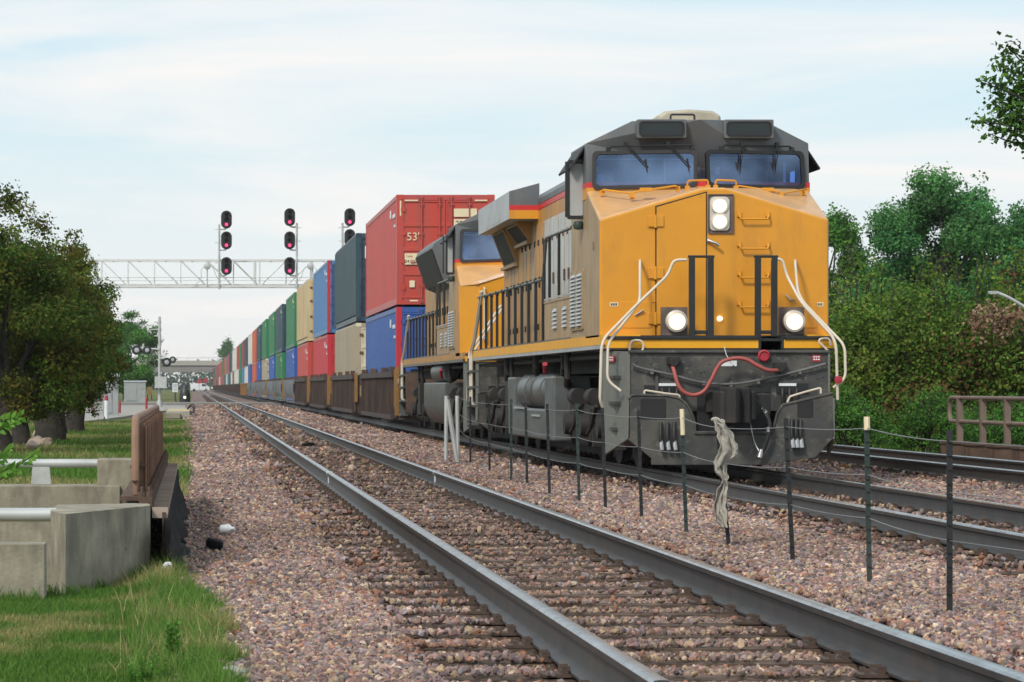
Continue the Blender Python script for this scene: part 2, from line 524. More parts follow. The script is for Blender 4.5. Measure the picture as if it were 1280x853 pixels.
def edge(Y):                                          # left edge of the ballast
    return np.interp(Y, [10, 16, 18.6, 20.4, 21, 34, 36, 60, 200, 900], [0.14, 0.13, 0.04, -0.12, -0.17, -0.17, -0.06, -0.02, -0.32, -0.5])
def pnoise(x, y, s=1.0, seed=0):                      # cheap smooth noise in 0..1
    r = np.random.default_rng(100 + seed)
    v = np.zeros_like(np.asarray(x, float))
    for k in range(7):
        a, b = r.normal(0, 1.1 * (1 + 0.5 * k), 2) / s
        v += np.sin(a * x + b * y + r.uniform(0, 6.3)) / (1 + 0.25 * k)
    return np.clip(0.5 + v / 6.5, 0, 1)

def ground_mat():
    m = bpy.data.materials.new('lawn_soil')
    m.use_nodes = True
    t = m.node_tree
    b = t.nodes['Principled BSDF']
    b.inputs['Roughness'].default_value = 0.95
    b.inputs['Specular IOR Level'].default_value = 0.1
    c = N(t, 'ShaderNodeTexCoord')
    n1 = N(t, 'ShaderNodeTexNoise'); n1.inputs['Scale'].default_value = 0.35; n1.inputs['Detail'].default_value = 8
    n2 = N(t, 'ShaderNodeTexNoise'); n2.inputs['Scale'].default_value = 9; n2.inputs['Detail'].default_value = 6
    r1 = N(t, 'ShaderNodeValToRGB')
    e = r1.color_ramp.elements
    e[0].position = 0.40; e[0].color = (0.045, 0.095, 0.018, 1)
    e[1].position = 0.62; e[1].color = (0.20, 0.165, 0.075, 1)
    mm = N(t, 'ShaderNodeMix', data_type='RGBA', blend_type='MULTIPLY')
    mm.inputs['Factor'].default_value = 0.6
    r2 = N(t, 'ShaderNodeMapRange'); r2.inputs['To Min'].default_value = 0.4; r2.inputs['To Max'].default_value = 1.6
    t.links.new(c.outputs['Object'], n1.inputs['Vector']); t.links.new(c.outputs['Object'], n2.inputs['Vector'])
    t.links.new(n1.outputs['Fac'], r1.inputs['Fac']); t.links.new(n2.outputs['Fac'], r2.inputs['Value'])
    t.links.new(r1.outputs['Color'], mm.inputs['A']); t.links.new(r2.outputs['Result'], mm.inputs['B'])
    t.links.new(mm.outputs['Result'], b.inputs['Base Color'])
    return m
def ballast_mat():
    m = bpy.data.materials.new('ballast_ground')
    m.use_nodes = True
    t = m.node_tree
    b = t.nodes['Principled BSDF']
    b.inputs['Roughness'].default_value = 0.9
    b.inputs['Specular IOR Level'].default_value = 0.2
    c = N(t, 'ShaderNodeTexCoord')
    v = N(t, 'ShaderNodeTexVoronoi'); v.inputs['Scale'].default_value = 19
    t.links.new(c.outputs['Object'], v.inputs['Vector'])
    sp = N(t, 'ShaderNodeSeparateColor')
    t.links.new(v.outputs['Color'], sp.inputs[0])
    r = N(t, 'ShaderNodeValToRGB')
    e = r.color_ramp.elements
    e[0].position = 0.0; e[0].color = (0.07, 0.052, 0.05, 1)  # bed toned down: shade of the gaps between stones is painted in
    e[1].position = 1.0; e[1].color = (0.33, 0.25, 0.215, 1)
    x = e.new(0.5); x.color = (0.18, 0.135, 0.125, 1)
    t.links.new(sp.outputs[0], r.inputs['Fac'])
    t.links.new(r.outputs['Color'], b.inputs['Base Color'])
    bp = N(t, 'ShaderNodeBump'); bp.inputs['Strength'].default_value = 1.0; bp.inputs['Distance'].default_value = 0.03
    bp.invert = True
    t.links.new(v.outputs['Distance'], bp.inputs['Height'])
    t.links.new(bp.outputs['Normal'], b.inputs['Normal'])
    return m
MT['soil'] = ground_mat()
MT['ballast'] = ballast_mat()

TX0, TX1, TY0, TY1, TZ = -16.0, -0.30, 20.9, 33.9, -2.6      # the underpass that runs beneath the tracks
g = MB()
xs = [-1500, TX0, TX1, 1500]
ys = [-60, TY0, TY1, 2600]
for i in range(3):
    for j in range(3):
        if i == 1 and j == 1:
            continue
        g.add([(xs[i], ys[j], -0.07), (xs[i + 1], ys[j], -0.07), (xs[i + 1], ys[j + 1], -0.07), (xs[i], ys[j + 1], -0.07)], [(0, 1, 2, 3)])
g.add([(TX0, TY0, TZ), (TX1, TY0, TZ), (TX1, TY1, TZ), (TX0, TY1, TZ), (TX0, TY0, -0.07), (TX1, TY0, -0.07), (TX1, TY1, -0.07), (TX0, TY1, -0.07)],
      [(0, 1, 2, 3), (0, 4, 5, 1), (1, 5, 6, 2), (2, 6, 7, 3), (3, 7, 4, 0)])
tag(g.build('ground', 'soil', smooth=False, recalc=False), kind='structure')
b = MB(); b.box(TX0 + .02, TX1 - .02, TY0 + 1.6, TY1 - 1.6, TZ + .004, TZ + .03)
tag(b.build('underpass_road', 'asphalt'), kind='structure')

yy = np.concatenate([np.arange(4, 60, 0.5), np.arange(60, 300, 6), np.arange(300, 1300, 50)])
ee = edge(yy) + 0.05 * np.sin(yy * 2.3) + 0.04 * np.sin(yy * 5.1)
bv = np.array([[(e, y, -0.045), (13.1, y, -0.045)] for e, y in zip(ee, yy)]).reshape(-1, 3)
k = np.arange(len(yy) - 1) * 2
bf = np.stack([k, k + 1, k + 3, k + 2], 1)
tag(link('ballast_bed', np_mesh('ballast_bed', bv, bf, 'ballast')), kind='structure')

# loose stones
def stone_protos(n=10):
    bm = bmesh.new(); bmesh.ops.create_icosphere(bm, subdivisions=1, radius=1)
    bm.verts.ensure_lookup_table()
    v = np.array([x.co[:] for x in bm.verts]); f = np.array([[q.index for q in p.verts] for p in bm.faces]); bm.free()
    out = []
    for i in range(n):
        q = v.copy()
        for _ in range(5):                                  # chop flat faces off, as crushed rock has
            d = rng.normal(size=3); d /= np.linalg.norm(d)
            h = rng.uniform(0.5, 0.8)
            s = q @ d
            q -= np.outer(np.clip(s - h, 0, None), d)
        q *= rng.uniform([0.85, 0.65, 0.5], [1.25, 1.0, 0.8])
        out.append(q)
    return out, f
PROTOS, PF = stone_protos()
bm = bmesh.new(); bmesh.ops.create_icosphere(bm, subdivisions=0 or 1, radius=1); bm.free()
def rot_mats(n, tilt=0.9):
    q = rng.normal(size=(n, 4)); q /= np.linalg.norm(q, axis=1)[:, None]
    w, x, y, z = q.T
    return np.stack([1 - 2 * (y * y + z * z), 2 * (x * y - z * w), 2 * (x * z + y * w), 2 * (x * y + z * w), 1 - 2 * (x * x + z * z), 2 * (y * z - x * w),
                     2 * (x * z - y * w), 2 * (y * z + x * w), 1 - 2 * (x * x + y * y)], 1).reshape(n, 3, 3)
PAL = np.array([(0.235, 0.155, 0.15), (0.30, 0.205, 0.19), (0.17, 0.135, 0.15), (0.21, 0.165, 0.17), (0.34, 0.265, 0.20), (0.14, 0.12, 0.12),
                (0.42, 0.34, 0.29), (0.27, 0.145, 0.11), (0.22, 0.20, 0.22), (0.085, 0.07, 0.07)])
PALP = np.array([.14, .13, .13, .12, .15, .10, .05, .06, .07, .05])
def stone_cols(n):
    c = PAL[rng.choice(len(PAL), n, p=PALP)]
    g_ = c.mean(1, keepdims=True)
    c = g_ + (c - g_) * 1.15
    return c * (rng.uniform(0.55, 1.4, (n, 1)))
def stones(name, x, y, z, r, col):
    n = len(x)
    rm = rot_mats(n)
    pid = rng.integers(0, len(PROTOS), n)
    P = np.stack(PROTOS)[pid]                               # n, 42, 3
    V = np.einsum('nij,nkj->nki', rm, P) * r[:, None, None]
    V[:, :, 0] += x[:, None]; V[:, :, 1] += y[:, None]; V[:, :, 2] += z[:, None]
    nv = P.shape[1]
    F = PF[None] + (np.arange(n) * nv)[:, None, None]
    C = np.repeat(col, nv, 0)
    return tag(link(name, np_mesh(name, V.reshape(-1, 3), F.reshape(-1, 3), 'stone', C)), kind='stuff')
def in_view(x, y, pad=0.6):
    px = VX + F_PX * x / y
    return (px > -pad * F_PX / y) & (px < 1280 + pad * F_PX / y)
TIE_SP = 0.76
def scatter(y0, y1, dens, r0, r1, xmax=13.0):
    area = (xmax + 0.6) * (y1 - y0)
    n = int(area * dens)
    x = rng.uniform(-0.5, xmax, n); y = rng.uniform(y0, y1, n)
    k = in_view(x, y) & (x > edge(y) - 0.12 + 0.12 * rng.normal(size=n) * 0.6)
    k &= ~((x > 5.6) & (x < 7.9) & (y > 43) )               # under the train nothing is seen
    x, y = x[k], y[k]
    r = rng.uniform(r0, r1, len(x)) * rng.choice([0.75, 1, 1.25], len(x))
    z = -0.030 + rng.uniform(0, 0.020, len(x))
    col = stone_cols(len(x))
    keep = np.ones(len(x), bool)
    for cx in TRK.values():
        d = np.abs(x - cx)
        zone = d < 1.32
        for s in (-HG, HG):
            keep &= ~(np.abs(x - cx - s) < 0.105)
        ph = np.abs(((y / TIE_SP) + 0.5) % 1 - 0.5) * TIE_SP
        on = zone & (ph < 0.125)
        z = np.where(zone & ~on, -0.030 - r * .60 + rng.uniform(-.006, .010, len(x)), z)
        z = np.where(on, -0.004 + r * 0.3, z)
        cover = np.clip((pnoise(x, y, 0.9, 6) - .46) * 1.3, 0.02, .40) + np.clip((d - 1.0) * .5, 0, .2)
        keep &= ~(on & (rng.uniform(size=len(x)) > cover * .9 + .05))
        # old iron and tie dust tints the stone near the rails
        f = np.clip(1.35 - d, 0, 1)[:, None] * rng.uniform(0.05, 0.55, (len(x), 1)) * (zone[:, None])
        col = col * (1 - f) + np.array([0.105, 0.075, 0.06]) * f * 1.15
        ru = (np.abs(np.abs(x - cx) - 1.0) < 0.4) & (pnoise(x, y, 0.8, 3) > 0.55) & (rng.uniform(size=len(x)) < 0.55)
        col[ru] = col[ru] * 0.5 + np.array([0.20, 0.085, 0.045]) * 0.5
    col = col * (.72 + .5 * pnoise(x, y, 2.2, 11))[:, None]
    z = np.where((np.abs(x - 4.57) < 0.7), z + 0.02, z)
    return x[keep], y[keep], z[keep], r[keep], np.clip(col[keep] * np.array([1.08, 1.07, 1.0]), 0, .8)
parts = [scatter(11.6, 20, 1900, 0.0145, 0.0245), scatter(20, 30, 1150, 0.017, 0.028), scatter(30, 46, 560, 0.022, 0.036), scatter(46, 75, 170, 0.034, 0.055, 12.9), scatter(75, 130, 75, .05, .075, 5.9), scatter(130, 240, 26, .08, .12, 5.6)]
stones('ballast', *[np.concatenate(q) for q in zip(*parts)])

# rails and ties
RP = [(-.07, 0), (.07, 0), (.07, .012), (.016, .028), (.010, .05), (.010, .125), (.034, .14), (.037, .168), (.028, .179), (.012, .182),
      (-.012, .182), (-.028, .179), (-.037, .168), (-.034, .14), (-.010, .125), (-.010, .05), (-.016, .028), (-.07, .012)]
def rail_mesh(y0, y1):
    m = MB()
    n = len(RP)
    ys_ = list(np.arange(y0, min(y1, 120), 6.0)) + [y1]
    vs = [(x, y, z) for y in ys_ for x, z in RP]
    m.add(vs, [(i * n + k, i * n + (k + 1) % n, (i + 1) * n + (k + 1) % n, (i + 1) * n + k) for i in range(len(ys_) - 1) for k in range(n)])
    m.m = [1 if 7 <= (k % n) <= 11 else 0 for k in range(len(m.f))]
    m.add([(x, y0, z) for x, z in RP], [list(range(n))]); m.add([(x, y1, z) for x, z in RP], [list(range(n))])
    return m
tie_meshes = []
for k in range(4):
    m = MB()
    h = 0.115 + 0.006 * k
    ring = lambda x, j: [(x, -h + random.uniform(-j, j), -.17), (x, h + random.uniform(-j, j), -.17), (x, h - .008 + random.uniform(-j, j), -.012 + random.uniform(-j, 0)), (x, -h + .008 + random.uniform(-j, j), -.012 + random.uniform(-j, 0))]
    xs_ = [-1.30, -1.0, -.5, 0, .5, 1.0, 1.30]
    m.loft([ring(x + random.uniform(-.03, .03), 0.008) for x in xs_])
    tie_meshes.append(m.mesh('tie', 'tie', smooth=False))
m = MB()
m.box(-.19, .19, -.088, .088, -.014, .001)
m.box(-.105, -.078, -.088, .088, .001, .016); m.box(.078, .105, -.088, .088, .001, .016)
for sx in (-1, 1):
    for sy in (-.05, .05):
        m.box(sx * .085 - .018, sx * .085 + .018, sy - .011, sy + .011, .012, .034)
        m.box(sx * .15 - .012, sx * .15 + .012, sy - .012, sy + .012, 0, .022)
for sy in (.135,):                                     # rail anchors either side of the tie
    m.box(-.095, .095, sy - .012, sy + .012, -.022, -.002); m.box(-.098, -.066, sy - .012, sy + .012, -.01, .026); m.box(.066, .098, sy - .012, sy + .012, -.01, .022)
plate_mesh = m.mesh('tie_plate', 'plate', smooth=False)
def track(key, y0, y1, label, n_near=100, n_rest=500, clips=True):
    cx = TRK[key]
    root = empty('railway_track', (cx, y0, 0), 0, label, 'railway track')
    for s in (-HG, HG):
        rail_mesh(0, y1 - y0).build('rail', ['rail_side', 'rail_top'], root, loc=(s, 0, 0), recalc=True)
    first = math.ceil((y0 + 0.05) / TIE_SP)
    for i in range(n_near):
        t = link('tie', tie_meshes[i % 4], root, (random.uniform(-.03, .03), (first + i) * TIE_SP - y0 + random.uniform(-.02, .02), random.uniform(-.006, .003)))
        t.rotation_euler = (0, 0, random.uniform(-.012, .012))
        for s in (-HG, HG):
            link('tie_plate', plate_mesh, t, (s - t.location.x, 0, -t.location.z))
    m = MB()
    for i in range(n_near, n_near + n_rest):
        y = (first + i) * TIE_SP - y0
        m.box(-1.3, 1.3, y - .115, y + .115, -.17, -.012)
        for s in (-HG, HG):
            m.box(s - .18, s + .18, y - .09, y + .09, -.012, .012)
    if n_rest:
        o = m.build('ties', 'tie', root, smooth=False, recalc=False); o['kind'] = 'stuff'
    return root
near_track = track('near', 11.4, 1250, 'empty railway track nearest the camera, with dull steel rails and half buried ties')
track('train', 16.0, 1250, 'middle railway track carrying the orange locomotives and the container train', n_near=90, n_rest=10)
track('far', 34.0, 1250, 'railway track on the far right between the leading locomotive and the bushes', n_near=80, n_rest=20)
for s, px, py in ((-HG, 412, 592), (HG, 545, 584)):          # insulated joints
    Y = 3895 * (TRK['near'] + s) / (px - VX)
    m = MB(); m.box(s - .020, s - .0105, Y - 11.4 - .06, Y - 11.4 + .06, .035, .135); m.box(s + .0105, s + .020, Y - 11.4 - .06, Y - 11.4 + .06, .035, .135)
    m.box(s - .0385, s + .0385, Y - 11.4 - .015, Y - 11.4 + .015, .14, .1835)
    m.build('insulated_joint', 'plastic_white', near_track)
# ------------------------------------------------------------------ locomotives
TCX = TRK['train']
def louvres(m, x, y0, y1, z0, z1, n, out=-1, mi=0):            # slats on a side panel, facing -x
    for i in range(n):
        z = z0 + (z1 - z0) * (i + 0.5) / n
        h = (z1 - z0) / n * 0.42
        m.add([(x, y0, z - h), (x, y1, z - h), (x + out * .028, y0, z - h), (x + out * .028, y1, z - h), (x, y0, z + h), (x, y1, z + h)],
              [(0, 1, 3, 2), (2, 3, 5, 4), (0, 2, 4), (1, 5, 3)], mi)
def wheel_mesh():
    m = MB()
    M = MX((0, 0, 0), (0, 1, 0), (0, 0, 1))
    m.lathe([(.06, -.07), (.16, -.07), (.18, -.03), (.40, -.03), (.42, -.06), (.52, -.06), (.53, .04), (.56, .06), (.56, .075), (.06, .075)], M, 28)
    return m.mesh('wheel', 'dark')
WHEEL = wheel_mesh()
def loco_truck(root, yc, lead=False):
    t = MB()
    for s in (-1, 1):
        x = s * 1.12
        # side frame with dropped pedestals
        poly = [(-2.45, .78), (2.45, .78), (2.55, .98), (2.1, 1.16), (.9, 1.05), (-.9, 1.05), (-2.1, 1.16), (-2.55, .98)]
        t.plate(poly, MX((x, yc, 0), (0, 1, 0), (0, 0, 1)), -.09, .09)
        for a in (-1.85, 0, 1.85):
            t.box(x - .13, x + .13, yc + a - .24, yc + a + .24, .52, .95)
            t.cyl((x + s * .10, yc + a, .72), (x + s * .24, yc + a, .72), .17, .15, 16)
            t.box(x - .10, x + .10, yc + a - .36, yc + a - .25, .42, .8); t.box(x - .10, x + .10, yc + a + .25, yc + a + .36, .42, .8)
        for a in (-.95, .95):
            t.box(x - .12, x + .12, yc + a - .3, yc + a + .3, .58, .70)
            t.cyl((x + s * .16, yc + a - .25, 1.12), (x + s * .16, yc + a + .25, 1.12), .12, n=14)
            t.tube([(x + s * .2, yc + a - .5, 1.0), (x + s * .2, yc + a, .72), (x + s * .2, yc + a + .4, .62)], .03, 6)
    t.box(-1.0, 1.0, yc - 2.2, yc + 2.2, .8, 1.1)
    tr = t.build('truck', 'dark', root)
    for a in (-1.85, 0, 1.85):
        for s in (-1, 1):
            w = link('wheel', WHEEL, tr, (s * .74, yc + a, .74))
            if s < 0: w.rotation_euler = (0, 0, math.pi)
    sp = MB()
    for s in (-1, 1):
        for a in (-.95, .95):
            for q in (-.14, .14):
                pts = [(s * 1.14 + .085 * math.cos(k * .7), yc + a + q + .085 * math.sin(k * .7), .70 + .26 * k / 40) for k in range(41)]
                sp.tube(pts, .022, 6)
    sp.build('coil_spring', 'dark', tr)
    return tr

def side_handrail(root, pts, mat_='black', r=.021, post_ys=(), z0=1.80, xo=0):
    m = MB(); m.tube(round_path(pts, .12), r, 8)
    m.build('handrail', mat_, root)

def locomotive(Y0, label, kind):
    """kind 'lead' has the broad nose and square radiator wing; kind 'second' the flared radiator. y runs back from the nose face."""
    lead = kind == 'lead'
    G = empty('locomotive', (TCX, Y0, 0), 0, label, 'locomotive', 'diesel locomotives coupled at the head of the train')
    LEN = 19.1 if lead else 17.9
    # ---- nose
    zc, zp, zb = (3.43, 3.84, 3.89) if lead else (3.22, 3.55, 3.72)
    ch = 0.0 if lead else 0.32
    n = MB()
    yb, yc_ = 1.30, 0.98
    a = [(-1.49, 0, 1.87), (1.49, 0, 1.87), (1.49, 0, zc), (.15, 0, zp), (-.15, 0, zp), (-1.49, 0, zc)]
    if not lead:
        a = [(-1.17, 0, 1.87), (1.17, 0, 1.87), (1.17, 0, zc + .06), (.15, 0, zp), (-.15, 0, zp), (-1.17, 0, zc + .06)]
        c = [(-1.49, .42, 1.87), (1.49, .42, 1.87), (1.49, .42, zc), (-1.49, .42, zc)]
    bk = [(-1.49, yb + .1, 1.87), (1.49, yb + .1, 1.87), (1.49, yb + .1, zb + .02), (.15, yc_ + .1, zb + .02), (-.15, yc_ + .1, zb + .02), (-1.49, yb + .1, zb + .02)]
    if lead:
        n.add(a + bk, [(0, 1, 2, 3, 4, 5)], 0)
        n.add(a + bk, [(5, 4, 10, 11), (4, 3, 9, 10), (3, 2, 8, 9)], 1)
        n.add(a + bk, [(0, 5, 11, 6), (1, 7, 8, 2)], 2)
        n.add(a + bk, [(0, 6, 7, 1)], 0)
    else:
        n.add(a, [(0, 1, 2, 3, 4, 5)], 0)
        n.add([a[0], a[5], c[3], c[0]], [(0, 1, 2, 3)], 0); n.add([a[1], a[2], c[2], c[1]], [(0, 1, 2, 3)], 0)
        n.add([c[0], c[3], bk[5], bk[0]], [(0, 1, 2, 3)], 2); n.add([c[1], c[2], bk[2], bk[1]], [(0, 1, 2, 3)], 2)
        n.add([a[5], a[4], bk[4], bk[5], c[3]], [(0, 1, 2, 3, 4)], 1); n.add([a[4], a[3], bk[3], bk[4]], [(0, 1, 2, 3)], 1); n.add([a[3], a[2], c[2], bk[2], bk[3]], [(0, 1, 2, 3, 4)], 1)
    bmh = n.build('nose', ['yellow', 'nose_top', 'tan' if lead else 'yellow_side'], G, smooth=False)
    md = bmh.modifiers.new('weld', 'WELD')
    bv_ = bmh.modifiers.new('bevel', 'BEVEL'); bv_.width = .035; bv_.segments = 3; bv_.limit_method = 'ANGLE'; bv_.angle_limit = R(12)
    # ---- cab: grey upper body with a red and yellow line below the windscreens
    def vring(z0, z1s, y_end):
        return None
    def front(x, lean=0.0):                       # the windscreen plane: creased at the centre
        return yc_ + (yb - yc_) * abs(x) / 1.49
    prof = [(-1.49, zb), (-1.49, 4.52), (-.89, 4.81), (0, 4.815), (.89, 4.81), (1.49, 4.52), (1.49, zb), (0, zb)]
    CB = 3.05
    cb = MB()
    fr = [(x, front(x) + (.10 * (z - zb) / .9), z) for x, z in prof]
    rr = [(x, CB, z) for x, z in prof]
    cb.loft([fr, rr])
    cab_o = cb.build('cab', ['grey', 'cab_inside'], G)
    for s in (-1, 1):                                # window openings cut through to a hollow inside
        c_ = MB(); z0_, z1_ = ((3.925, 4.375) if lead else (3.78, 4.39)); x0, x1 = sorted((s * .10, s * 1.36)); c_.box(x0, x1, .5, 1.7, z0_, z1_)
        c_.box(min(s * 1.30, s * 1.7), max(s * 1.30, s * 1.7), 1.85, 2.75, 3.80, 4.22)
        if s > 0: c_.box(-1.40, 1.40, 1.42, 2.9, zb + .02 if lead else zb + .05, 4.48)
        co = c_.build('cut', 'cab_inside', G)
        md = cab_o.modifiers.new('b', 'BOOLEAN'); md.operation = 'DIFFERENCE'; md.solver = 'EXACT'; md.use_self = True; md.object = co
        bpy.context.view_layer.update()
        me_ = bpy.data.meshes.new_from_object(cab_o.evaluated_get(bpy.context.evaluated_depsgraph_get()))
        cab_o.modifiers.clear(); cab_o.data = me_; bpy.data.objects.remove(co)
    for pl_ in cab_o.data.polygons:
        pl_.use_smooth = False
    bv0 = cab_o.modifiers.new('bevel', 'BEVEL'); bv0.width = .015; bv0.segments = 2; bv0.limit_method = 'ANGLE'; bv0.angle_limit = R(15)
    m = MB(); zi = zb + .06
    m.box(-1.38, 1.38, 2.80, 2.88, zi, 4.47, 0)
    m.box(-.25, .35, 2.76, 2.80, zi, 4.40, 0); m.box(-1.2, -.7, 2.74, 2.80, zi + .15, 4.3, 1); m.box(.75, 1.2, 2.74, 2.80, zi + .1, 4.25, 1)  # the two pale rectangles paint in side-window light
    m.box(-1.35, 1.35, 1.55, 1.85, zi - .02, zi + .06, 1)
    m.box(-1.3, -.1, 1.50, 1.52, 4.31, 4.325, 1); m.box(.15, 1.3, 1.50, 1.52, 4.33, 4.345, 1)  # thin pale strips stand in for reflections on the glass
    m.box(-.42, -.405, 1.5, 1.52, zi, 4.4, 1); m.box(1.18, 1.21, 1.5, 1.53, zi, 4.3, 1); m.box(-1.32, -1.24, 1.5, 1.56, zi, 4.12, 1); m.box(.28, .34, 1.6, 1.64, 4.12, 4.22, 1)
    m.build('cab_interior', ['cab_inside', 'cab_console_glint'], G)
    for xs_ in (-.75, .8):
        m = MB(); m.plate(rrect(.5, .42, .1), FRONT((xs_, 2.2, zi + .12)), -.08, .08); m.plate(rrect(.26, .18, .06), FRONT((xs_, 2.2, zi + .40)), -.05, .05); m.build('seat', 'cab_seat', G)
    low = MB()
    if True:
        low.box(-1.487, 1.487, yb + .05, CB, 1.87, zb + .002)
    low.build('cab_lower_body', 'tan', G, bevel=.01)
    st = MB()
    def stripe(z0, z1, mi, o):
        ring = lambda z: [(-1.49 - o, front(1.49) - .004, z), (0, front(0) - .004, z), (1.49 + o, front(1.49) - .004, z), (1.49 + o, CB - .02, z), (-1.49 - o, CB - .02, z)]
        st.loft([ring(z0), ring(z1)], mi)
    stripe(zb - .12, zb + .03, 1, .004); stripe(zb + .03, zb + .10, 0, .006)
    st.build('cab_stripe', ['red', 'yellow'], G)
    # windscreens
    wz0, wz1 = (3.915, 4.385) if lead else (3.77, 4.40)
    for s in (-1, 1):
        o = Vector((0, front(0) + .10 * (wz0 - zb) / .9, wz0)); e = Vector((s * 1.49, front(1.49) + .10 * (wz0 - zb) / .9, wz0))
        up = Vector((0, .10 / .9, 1))
        M = MX(o if s > 0 else e, (e - o) * s, up)
        Wd = (e - o).length
        u0, u1 = (.085, Wd - .10)
        if s < 0: u0, u1 = Wd - u1, Wd - u0
        cx_, w = (u0 + u1) / 2, u1 - u0
        h = wz1 - wz0
        def quadpoly(ins):
            pl = rrect(w - 2 * ins, h - 2 * ins, .07, 5, cx_, h / 2)
            out = []
            for (px_, py_) in pl:                   # bottom edge lifts towards the centre pillar
                t = (px_ - u0) / w
                if s < 0: t = 1 - t
                out.append((px_, py_ + (0.045 if not lead else 0.015) * (1 - t) * (1 - py_ / h)))
            return out
        fo, fi = quadpoly(-.025), quadpoly(.022)
        m = MB(); m.ring(fo, fi, M, -.01, .045)
        fo_ = m.build('windscreen_frame', 'rubber', G)
        m = MB(); m.plate(quadpoly(.012), M, .018, .022)
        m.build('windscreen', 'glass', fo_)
        # dim things seen through the glass: blind edge and console edge
        m = MB()
        m.box(0, 0.001, 0, .001, 0, .001)
        # wiper rail and arms
        wz = 4.47
        yr = lambda x: front(x) + .10 * (wz - zb) / .9 - .05
        if lead:
            xa, xb = (-1.2, -.12) if s < 0 else (.28, 1.25)
            m = MB()
            m.tube([(xa, yr(xa), wz - .03), (xa + .03, yr(xa) - .02, wz), (xb - .03, yr(xb) - .02, wz), (xb, yr(xb), wz - .03)], .012, 6)
            for q in (xa, xb):
                m.box(q - .03, q + .03, yr(q) - .01, yr(q) + .07, wz - .06, wz - .01)
            m.build('wiper_rail', 'black', G)
            for (x0, x1) in (((-.98, -.70), (-.44, -.16)) if s < 0 else ((.56, .50), (1.04, .99))):
                m = MB()
                z1 = 4.17 if s < 0 else 4.08
                for dx in (-.012, .02):
                    m.tube([(x0 + dx, yr(x0) - .03, wz + .02), (x1 + dx, yr(x1) - .005, z1)], .008, 5)
                m.tube([(x1 - .03, yr(x1) - .0, z1 + (.12 if s < 0 else .17)), (x1 + .01, yr(x1) - .0, z1 - .12)], .014, 6)
                m.box(x0 - .025, x0 + .025, yr(x0) - .045, yr(x0) + .02, wz - .01, wz + .05)
                m.build('wiper', 'rubber', G)
        # number boards
        bx = (-.525, .64)[s > 0]
        if not lead: bx = s * .6
        by = front(bx) + .05
        m = MB()
        M2 = FRONT((bx, by, 4.69))
        m.plate(rrect(.66, .25, .02), M2, -.06, .10)
        bo = m.build('number_board', 'grey', G, bevel=.008)
        m = MB(); m.ring(rrect(.60, .20, .05), rrect(.56, .16, .04), M2, .098, .118); m.build('number_frame', 'rubber', bo)
        m = MB(); m.plate(rrect(.57, .17, .04), M2, .098, .106); m.build('number_glass', 'numglass', bo)
        # sunshade over the side window
        m = MB()
        m.add([(s * 1.49, 1.55, 4.50), (s * 1.49, 2.85, 4.50), (s * 1.69, 2.85, 4.20), (s * 1.69, 1.55, 4.20), (s * 1.49, 1.55, 4.46), (s * 1.49, 2.85, 4.46), (s * 1.675, 2.85, 4.18), (s * 1.675, 1.55, 4.18)],
              [(0, 1, 2, 3), (7, 6, 5, 4), (0, 3, 7, 4), (1, 5, 6, 2), (3, 2, 6, 7), (0, 4, 5, 1)])
        m.build('sunshade', 'rubber', G)
        # wind deflector and side mirror
        m = MB()
        px_ = s * 1.58
        M3 = FRONT((px_, 1.72, 3.92))
        wd = .195 if lead else .12
        m.plate(rrect(wd, .72, .02), M3, -.012, .012, 1)
        m.ring(rrect(wd + .05, .80, .03), rrect(wd - .015, .70, .02), M3, -.02, .022, 0)
        m.tube([(s * 1.49, 1.75, 4.2), (px_, 1.74, 4.2)], .014, 6); m.tube([(s * 1.49, 1.75, 3.62), (px_, 1.74, 3.62)], .014, 6)
        m.box(s * 1.715 - .014, s * 1.715 + .014, 1.70, 1.74, 3.55, 4.3)
        m.lathe([(.02, -.06), (.06, -.05), (.075, 0), (.06, .05), (.02, .06)], MX((px_ + .03, 1.72, 3.44), (1, 0, 0), (0, 1, 0)), 12, 2)
        if s < 0: m.build('wind_deflector', ['black', 'wing_side', 'post'], G)
        # cab side window
        M4 = MX((s * 1.488, 2.3, 4.0), (0, s, 0), (0, 0, 1))
        m = MB(); m.ring(rrect(1.1, .58, .06), rrect(1.0, .48, .05), M4, 0, .03); f_ = m.build('side_window_frame', 'rubber', G)
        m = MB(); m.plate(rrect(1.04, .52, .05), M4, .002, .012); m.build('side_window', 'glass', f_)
        # corner body: louvred door beside the nose
        m = MB()
        m.plate(rrect(.62, .82, .02), MX((s * 1.488, 1.95, 2.44), (0, s, 0), (0, 0, 1)), 0, .022)
        m.plate(rrect(.62, .82, .02), MX((s * 1.488, 2.62, 2.44), (0, s, 0), (0, 0, 1)), 0, .022)
        for yq in (1.70, 2.38):
            louvres(m, s * 1.511, yq, yq + .48, 2.08, 2.80, 14, s, 1)
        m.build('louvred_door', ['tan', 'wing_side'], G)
    # roof dome and its grab rail
    m = MB()
    prof2 = [(-.45, 0), (-.43, .16), (-.33, .225), (0, .25), (.33, .225), (.43, .16), (.45, 0)]
    m.loft([[(x * .92 + .02, 2.1, 4.80 + z * .9) for x, z in prof2], [(x + .02, 2.2, 4.80 + z) for x, z in prof2], [(x + .02, 2.9, 4.80 + z) for x, z in prof2], [(x * .92 + .02, 3.0, 4.8 + z * .9) for x, z in prof2]])
    rd = m.build('roof_housing', 'cream' if not lead else mat('roof_beige', (0.42, 0.38, 0.29), 0.6, dirt=(0.25, 0.24, 0.2), dirt_amt=0.3), G, bevel=.02)
    m = MB(); m.tube(round_path([(-.36, 1.35, 4.80), (-.36, 1.35, 4.905), (-.04, 1.35, 4.905), (-.04, 1.35, 4.80)], .03), .014, 6); m.build('roof_grab_rail', 'black', G)
